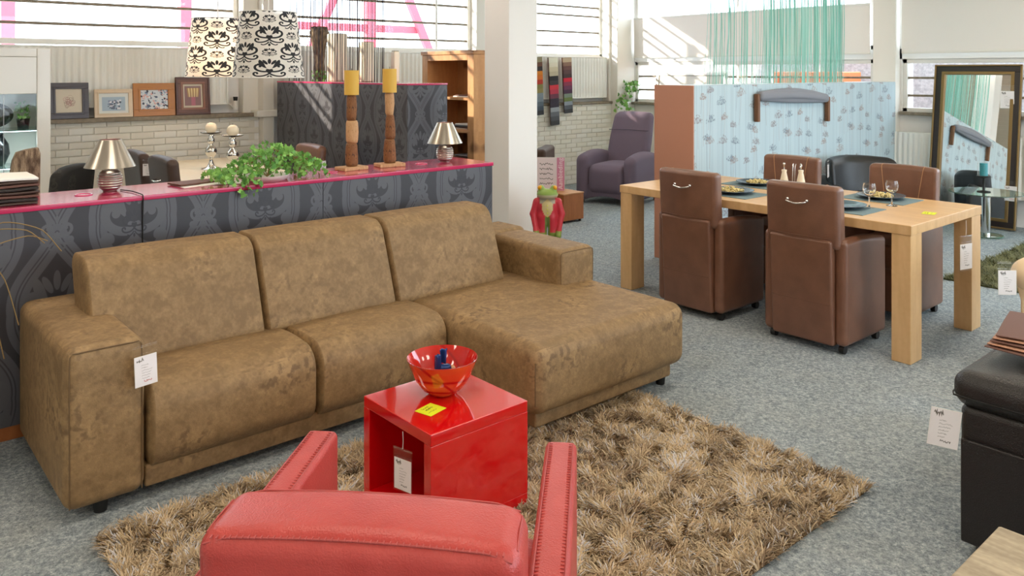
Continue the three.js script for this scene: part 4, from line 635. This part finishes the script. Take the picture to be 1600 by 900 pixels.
[[1.545, 1.87, 0.325, 0x4b4348, 0.052, 'picture in a wide dark purple frame beside the white cabinet'], [1.915, 2.245, 0.262, 0xdcc5a6, 0.034, 'flower picture in a narrow cream frame'], [2.25, 2.632, 0.315, 0xb0712e, 0.062, 'picture in a golden brown wooden frame'], [2.64, 2.97, 0.372, 0x69402f, 0.066, 'upright picture in a stepped brown frame']].forEach(([a0, a1, h, col, k, lab], i) => {
  const w = a1 - a0, t = thing('framed_picture', lab, 'picture', [(a0 + a1) / 2, BU - 0.195, 1.176], 0), m = std(col, 0.35); t.rotation.x = -0.1;
  const ring = (o, q, z0, z1) => [bx(-w / 2 + o, w / 2 - o, o, q, z0, z1, 0.003), bx(-w / 2 + o, w / 2 - o, h - q, h - o, z0, z1, 0.003), bx(-w / 2 + o, -w / 2 + q, q, h - q, z0, z1, 0.003), bx(w / 2 - q, w / 2 - o, q, h - q, z0, z1, 0.003)];
  part('frame', ring(0, k, -0.012, 0.012), m, t); part('inner_lip', ring(k * 0.72, k + 0.004, -0.004, 0.016), i === 3 ? std(0x8a5a44, 0.35) : m, t); if (i === 3) part('outer_lip', ring(0.0, k * 0.3, 0.0, 0.018), std(0x55332a, 0.35), t);
  const g = sheet(w - 2 * k, h - 2 * k); g.translate(0, h / 2, 0.003); part('print', g, std(0xffffff, 0.5, { map: canvasTex(256, 220, prints[i]) }), t); part('backing', bx(-w / 2 + 0.01, w / 2 - 0.01, 0.01, h - 0.01, -0.014, -0.01, 0.001), M.cardboard, t);
});
{ // white display cabinet
  const t = thing('display_cabinet', 'glossy white display cabinet with lit glass shelves at the left edge', 'cabinet', [0.85, 7.5]), w = 0.6, H = 1.79, D = 0.45;
  part('carcass', [bx(-w, w, 0, H, -D, -D + 0.02, 0.002), bx(-w, -w + 0.03, 0, H, -D, 0, 0.003), bx(w - 0.03, w, 0, H, -D, 0, 0.003), bx(-w, w, H - 0.03, H, -D, 0, 0.003), bx(-w, w, 0, 0.08, -D, 0, 0.003)], M.whiteGloss, t);
  part('front_frame', [bx(w - 0.1, w, 0, H, 0, 0.022, 0.006), bx(-w, -w + 0.1, 0, H, 0, 0.022, 0.006), bx(-w + 0.1, w - 0.1, H - 0.07, H, 0, 0.022, 0.006), bx(-w + 0.1, w - 0.1, 0, 0.1, 0, 0.022, 0.006)], M.whiteGloss, t);
  part('upper_panel', bx(-w + 0.1, w - 0.1, 1.42, H - 0.07, -0.012, 0.014, 0.004), M.whiteGloss, t);
  const dg = sheet(2 * w - 0.2, 1.32); dg.translate(0, 0.76, 0.006); part('glass_door', dg, M.glass, t); part('door_gap', bx(0.27, 0.274, 0.1, 1.42, -0.006, 0.004, 0.0005), M.brushed, t);
  for (const h of [0.5, 0.82, 1.12]) { const s = part('glass_shelf', bx(-w + 0.03, w - 0.03, h, h + 0.008, -D + 0.03, -0.02, 0.001), M.tableGlass, t); part('light_strip', bx(-w + 0.04, w - 0.04, h - 0.006, h - 0.001, -0.035, -0.025, 0.001), M.led, s); const l = new THREE.RectAreaLight(0xd6f2ff, 60, 1.1, 0.02); l.position.set(0, h - 0.012, -0.03); l.rotation.x = -Math.PI / 2; t.add(l); }
  const o = thing('ring_sculpture', 'black oval ring sculpture inside the display cabinet', 'ornament', [1.03, 7.72, 1.128]), g = new THREE.TorusGeometry(0.1, 0.045, 18, 40); g.scale(1.35, 0.78, 0.8); g.translate(0, 0.115, 0); part('ring', g, M.blackGloss, o);
  const v = thing('black_vase', 'black vase on the lower shelf of the display cabinet', 'vase', [1.1, 7.72, 0.828]); part('body', lathe([[0.001, 0], [0.06, 0], [0.1, 0.1], [0.09, 0.18], [0.05, 0.25], [0.06, 0.27], [0.052, 0.27], [0.04, 0.24], [0.001, 0.1]], 28), M.blackGloss, v);
  const pl = thing('green_plant', 'small green plant inside the display cabinet', 'plant', [1.3, 7.76, 1.128]); part('pot', lathe([[0.001, 0], [0.04, 0], [0.05, 0.08], [0.001, 0.07]], 20), M.blackGloss, pl); part('foliage', ivyLeaves(40, () => [rr(-0.05, 0.05), rr(0.08, 0.22), rr(-0.05, 0.05)], 0.022), M.leaf, pl, 'stuff');
}
{ // oak bookcase
  const t = thing('oak_bookcase', 'open oak bookcase standing behind the white pillar', 'bookcase', [4.94, 6.3]), w = 0.9, D = 0.42, H = 1.815;   // front faces -a; local x away from the front, local -z along b
  part('side', bx(0, D, 0, H - 0.04, -0.1, 0, 0.004), M.oak, t); part('side', bx(0, D, 0, H - 0.04, -w, -w + 0.1, 0.004), M.oak, t); part('top', bx(-0.012, D, H - 0.04, H, -w - 0.01, 0.01, 0.004), M.oak, t); part('back', bx(D - 0.015, D, 0, H - 0.04, -w + 0.1, -0.1, 0.001), M.oak, t); part('top_rail', bx(0, 0.03, H - 0.1, H - 0.04, -w + 0.1, -0.1, 0.002), M.oak, t);
  for (const h of [0.3, 0.68, 0.98, 1.31]) part('shelf', bx(0.005, D - 0.015, h, h + 0.028, -w + 0.1, -0.1, 0.002), M.oak, t); part('plinth', bx(0.02, D, 0, 0.08, -w + 0.1, -0.1, 0.002), M.oak, t);
  let k = 0; for (const [h, n] of [[1.008, 5], [0.708, 3], [1.338, 2]]) for (let i = 0; i < n; i++) { const m = thing('magazine', `${['bottom', 'second', 'third', 'fourth', 'fifth'][i]} magazine on the ${h > 1.3 ? 'upper' : h > 1 ? 'middle' : 'lower'} bookcase shelf`, 'magazine', [5.12 + rr(-0.01, 0.01), 6.58 + rr(-0.02, 0.02), h + i * 0.011], rr(-0.1, 0.1), 'magazines in the bookcase'); part('pages', bx(-0.1, 0.1, 0, 0.01, -0.14, 0.14, 0.002), [M.paper, M.cardboard, M.black, M.greyFabric][k++ % 4], m); }
}
// fabric swatches, socket, low chair, sign, box, frog, recliner, corner ivy
[[7.42, 1.02, [0x8d8468, 0x6a4a3a, 0x3a3434, 0xc87824, 0xc86a2a, 0xb03a2c, 0x7a7444, 0x8a8050, 0x7c8890, 0x74808a, 0x5a6672, 0x4a5460, 0x3a3c42], 'left strip of orange to grey fabric swatches by the pillar'], [7.72, 0.87, [0xe0dcc8, 0xd8d0ba, 0xc8bca0, 0xb8ac92, 0x2e2c2e, 0x3a3638, 0xc83a44, 0xb03a4c, 0x6a3a4a, 0x3a3440, 0x3a3440, 0x9aa0a6, 0x6a6e76, 0x55585e, 0x44464a], 'middle strip of cream to dark fabric swatches'], [7.98, 1.03, [0xb8a488, 0x8a6a5a, 0x6a4a46, 0x5a4244, 0x4a3a3c, 0xc8283c, 0x8a3a50, 0x6a3a54, 0x4a344a, 0x7a8a7c, 0x6a7a4a, 0x8a94a0, 0x5a6068, 0x44464a], 'right strip of red and purple fabric swatches']].forEach(([a, h0, cols, lab], i) => {
  const t = thing('swatch_strip', lab, 'fabric swatches', [a, BW - 0.075, h0], 0, 'fabric swatches on the back wall'), n = cols.length, H = 1.8 - h0, s = H / n; t.rotation.z = 0.06;
  cols.forEach((c, k) => part('swatch', bx(-0.085 + 0.004 * (k % 2), 0.085, H - (k + 1) * s - 0.012, H - k * s, 0.0 + (n - k) * 0.0012, 0.01 + (n - k) * 0.0012, 0.003), std(c, 0.9), t));
  part('backing', bx(-0.08, 0.08, 0, H, -0.008, 0, 0.001), M.cardboard, t);
});
{
  const s = thing('wall_socket', 'cream double wall socket low on the brick wall', 'socket', [7.9, BW - 0.012, 0.18]); part('plate', bx(-0.04, 0.04, 0, 0.1, -0.02, 0.012, 0.006), M.cream, s); for (const y of [0.028, 0.072]) part('outlet', moved(new THREE.CylinderGeometry(0.017, 0.017, 0.006, 20), 0, y, 0.012, 0, Math.PI / 2), M.sill, s);
  const c = thing('low_armchair', 'dark brown low armchair behind the frog figure', 'armchair', [6.22, 6.98], 2.2);
  part('backrest', soft(0.14, 0.62, 0.62, 0.04, { k: 4, m: 4, at: V(-0.24, 0.42, 0) }), M.darkLeather, c); part('seat', soft(0.5, 0.2, 0.5, 0.04, { at: V(0.05, 0.32, 0) }), M.darkLeather, c); for (const q of [-1, 1]) part('arm', soft(0.56, 0.44, 0.09, 0.03, { at: V(0.02, 0.3, q * 0.29) }), M.darkLeather, c); for (const x of [-0.22, 0.22]) for (const z of [-0.26, 0.26]) part('foot', moved(cyl(0.02, 0.02, 0.1, 0, 10), x, 0, z), M.black, c);
  const g = thing('offer_sign', 'pink and white offer sign standing before the low armchair', 'sign', [6.0, 6.3, 0.313], -0.75); part('board', bx(-0.15, 0.15, 0, 0.36, -0.006, 0, 0.002), M.paper, g); part('prop', moved(bx(-0.03, 0.03, 0, 0.25, -0.004, 0.004, 0.001), 0, 0, -0.05, 0, -0.2), M.paper, g);
  const sg = sheet(0.295, 0.355); sg.translate(0, 0.18, 0.0008); part('print', sg, std(0xffffff, 0.6, { map: canvasTex(256, 308, (c2, w, h) => { c2.fillStyle = '#f0e2e6'; c2.fillRect(0, 0, w, h); c2.fillStyle = '#d889a8'; c2.fillRect(w * 0.72, 0, w * 0.28, h); c2.save(); c2.translate(w * 0.93, h * 0.96); c2.rotate(-Math.PI / 2); c2.fillStyle = '#f6dfe8'; c2.font = 'bold 54px sans-serif'; c2.fillText('Aanbieding', 0, 0); c2.restore(); for (let i = 0; i < 5; i++) scribble(c2, w * 0.1, 60 + i * 46, w * 0.5, 4, '#3c3436'); }) }), g);
  const b = thing('wooden_box', 'small orange-brown wooden box table beside the frog', 'side table', [5.92, 6.02]); part('body', bx(0, 0.3, 0.025, 0.3, -0.42, 0, 0.005), M.orangeWood, b); part('top', bx(-0.004, 0.304, 0.3, 0.312, -0.424, 0.004, 0.002), M.oak, b); for (const x of [0.03, 0.27]) for (const z of [-0.39, -0.03]) part('foot', moved(cyl(0.015, 0.015, 0.026, 0, 10), x, 0, z), M.black, b);
}
{ // frog figure
  const cap = (p, A, B, r0, r1) => { const ab = B.clone().sub(A), t = Math.max(0, Math.min(1, p.clone().sub(A).dot(ab) / ab.lengthSq())); return p.distanceTo(A.clone().addScaledVector(ab, t)) - (r0 + (r1 - r0) * t); };
  const ell = (p, c, r) => { const q = V((p.x - c.x) / r.x, (p.y - c.y) / r.y, (p.z - c.z) / r.z), k = q.length(); return (k - 1) * Math.min(r.x, r.y, r.z) * (k > 1 ? 1 : 1); };
  const sm = (a, b, k) => { const h = Math.max(0, Math.min(1, 0.5 + 0.5 * (b - a) / k)); return b + (a - b) * h - k * h * (1 - h); };
  const N = 112, mc = new MarchingCubes(N, M.black, false, false, 120000); mc.isolation = 0; const S = 0.6, p = new THREE.Vector3();
  const limbs = (q, s) => { const x = Math.abs(q.x); const w = V(x, q.y, q.z); let d = cap(w, V(0.115, 0.37, 0.0), V(0.155, 0.24, 0.01), 0.042, 0.034); d = sm(d, cap(w, V(0.155, 0.24, 0.01), V(0.125, 0.07, 0.07), 0.034, 0.024), 0.02); d = sm(d, cap(w, V(0.125, 0.07, 0.07), V(0.12, 0.02, 0.1), 0.026, 0.03), 0.02); return d; };
  const sdf = (q) => { const w = V(Math.abs(q.x), q.y, q.z); let d = ell(q, V(0, 0.3, 0), V(0.115, 0.17, 0.09)); d = sm(d, cap(w, V(0.05, 0.2, 0.02), V(0.058, 0.03, 0.03), 0.062, 0.045), 0.03); d = sm(d, cap(w, V(0.058, 0.03, 0.03), V(0.06, -0.53, 0.02), 0.045, 0.035), 0.03); d = sm(d, cap(w, V(0.06, -0.545, 0.02), V(0.085, -0.55, 0.13), 0.028, 0.032), 0.03); d = sm(d, ell(q, V(0, 0.455, 0.035), V(0.115, 0.062, 0.09)), 0.03); d = sm(d, ell(w, V(0.068, 0.52, 0.035), V(0.036, 0.036, 0.036)), 0.02); return sm(d, limbs(q), 0.012); };
  for (let z = 0; z < N; z++) for (let y = 0; y < N; y++) for (let x = 0; x < N; x++) { p.set((x - N / 2) / (N / 2) * S, (y - N / 2) / (N / 2) * S, (z - N / 2) / (N / 2) * S); mc.field[x + y * N + z * N * N] = -sdf(p); }
  mc.update(); const n = mc.count ?? mc.geometry.drawRange.count, pos = new Float32Array(n * 3), col = new Float32Array(n * 3), C = new THREE.Color();
  for (let i = 0; i < n; i++) {
    const x = mc.positionArray[i * 3] * S, y = mc.positionArray[i * 3 + 1] * S, z = mc.positionArray[i * 3 + 2] * S; pos.set([x, y, z], i * 3); p.set(x, y, z);
    const ax = Math.abs(x), arm = limbs(p) < 0.006; let c = [0.55, 0.03, 0.05];
    if (y > 0.425) c = y < 0.452 && z > 0.05 ? [0.5, 0.44, 0.28] : [0.22, 0.34, 0.06]; else if (arm) c = y < 0.075 ? [0.22, 0.32, 0.06] : c; else if (y < 0.05) c = [0.2, 0.28, 0.05]; else if (z > 0.02 && ax < 0.028 && y < 0.22) c = [0.16, 0.22, 0.05]; else if (z > 0.03 && y > 0.2 && ax < 0.058 * Math.min(1, (y - 0.19) / 0.1) * Math.min(1, (0.4 - y) / 0.05 + 0.2)) c = [0.62, 0.5, 0.24]; else if (z > 0.02 && y > 0.36 && ax < 0.085) c = [0.4, 0.36, 0.27];
    col.set(c, i * 3);
  }
  let g = new THREE.BufferGeometry(); g.setAttribute('position', new THREE.BufferAttribute(pos, 3)); g.setAttribute('color', new THREE.BufferAttribute(col, 3)); g = mergeVertices(g, 1e-4); g.computeVertexNormals();
  const t = thing('frog_figure', 'green frog figurine in a red coat beside the pillar', 'figurine', [4.08, 4.32, 0.388], -0.76); t.scale.setScalar(0.68); part('body', g, std(0xffffff, 0.42, { vertexColors: true }), t);
  for (const s of [-1, 1]) part('eye', moved(new THREE.SphereGeometry(0.026, 18, 12), s * 0.08, 0.528, 0.05), std(0xd99a1a, 0.2), t); for (const [i, y] of [0.34, 0.3, 0.26, 0.22].entries()) part('button', moved(new THREE.SphereGeometry(0.006, 10, 8), 0, y, 0.092 - (i > 2 ? 0.006 : 0)), M.yellow, t);
}
{ // purple recliner
  const t = thing('recliner_chair', 'purple-grey fabric recliner near the corner of the room', 'armchair', [7.52, 6.66], -1.3);   // local +z faces the viewer
  part('backrest', soft(0.56, 0.76, 0.17, 0.07, { k: 4, m: 6, bulge: [0, 0.01, 0.03], at: V(0, 0.7, -0.2), fn: (v) => { v.z -= (v.y - 0.4) * 0.35; v.x *= 1 - Math.max(0, v.y - 0.75) * 0.25; } }), M.purple, t);
  part('headrest_seam', tube([[-0.27, 0.86, -0.25], [0, 0.87, -0.235], [0.27, 0.86, -0.25]], 0.004), std(0x574b58, 0.9), t);
  part('seat', soft(0.5, 0.36, 0.7, 0.09, { k: 4, m: 6, bulge: [0, 0.02, 0.02], at: V(0, 0.295, 0.06) }), M.purple, t);
  for (const s of [-1, 1]) part('arm', soft(0.16, 0.54, 0.78, 0.075, { k: 4, m: 8, bulge: [0.01, 0, 0], at: V(s * 0.32, 0.32, 0.04), fn: (v) => { if (v.y > 0.35) v.y += 0.07 * Math.cos((v.z - 0.05) * 3.6) - 0.03; } }), M.purple, t);
  const s = new THREE.Shape(); s.moveTo(-0.37, 0.2); s.lineTo(0.37, 0.2); s.lineTo(0.37, 0.03); s.lineTo(0.3, 0.03); s.quadraticCurveTo(0, 0.15, -0.3, 0.03); s.lineTo(-0.37, 0.03); s.closePath(); const g = new THREE.ExtrudeGeometry(s, { depth: 0.05, bevelSize: 0.012, bevelThickness: 0.012, bevelSegments: 3 }); g.translate(0, 0.02, 0.32); part('skirt', boxUV(g), M.purple, t);
  for (const x of [-0.34, 0.34]) for (const z of [-0.3, 0.32]) part('foot', moved(cyl(0.018, 0.02, 0.05, 0, 12), x, 0, z), M.black, t);
  const iv = thing('hanging_ivy', 'trailing green ivy on the sill in the corner behind the recliner', 'plant', [9.16, 7.9, 1.155]); part('pot', lathe([[0.001, 0], [0.06, 0], [0.08, 0.14], [0.074, 0.14], [0.055, 0.02], [0.001, 0.02]], 22), M.white, iv); part('foliage', ivyLeaves(150, (i) => i < 80 ? [rr(-0.12, 0.12), rr(0.1, 0.3), rr(-0.12, 0.12)] : [rr(-0.24, -0.1), rr(-0.3, 0.12), rr(-0.12, 0.16)], 0.035), M.leaf, iv, 'stuff');
  const f = thing('large_frame', 'large silver framed picture leaning on the corner window sill', 'picture', [9.24, 6.9, 1.155], -Math.PI / 2); f.rotation.order = 'YXZ'; f.rotation.x = -0.1; const w = 1.2, h = 0.44, k = 0.05; part('frame', [bx(-w / 2, w / 2, 0, k, -0.015, 0.015, 0.005), bx(-w / 2, w / 2, h - k, h, -0.015, 0.015, 0.005), bx(-w / 2, -w / 2 + k, k, h - k, -0.015, 0.015, 0.005), bx(w / 2 - k, w / 2, k, h - k, -0.015, 0.015, 0.005)], M.brushed, f); part('print', bx(-w / 2 + k, w / 2 - k, k, h - k, -0.006, -0.002, 0.001), M.paper, f);
}
{ // padded headrest bar mounted on the flowered partition
  const t = thing('wall_headrest', 'grey padded headrest on wooden posts mounted on the flowered partition', 'headrest', [6.99, 4.0, 1.15], 0);
  for (const x of [-0.62, 0.64]) part('post', bx(x - 0.02, x + 0.02, x < 0 ? 0.0 : -0.045, x < 0 ? 0.25 : 0.2, -0.03, 0.012, 0.006), M.yokeWood, t);
  part('pad', soft(1.22, 0.08, 0.07, 0.03, { k: 4, m: 10, bulge: [0, 0.03, 0.01], at: V(0, 0.215, -0.0), fn: (v) => { v.y += 0.02 * Math.cos(v.x * 2.4) - 0.01 - v.x * 0.035; } }), M.greyFabric, t);
}
renderer.render(scene, camera);
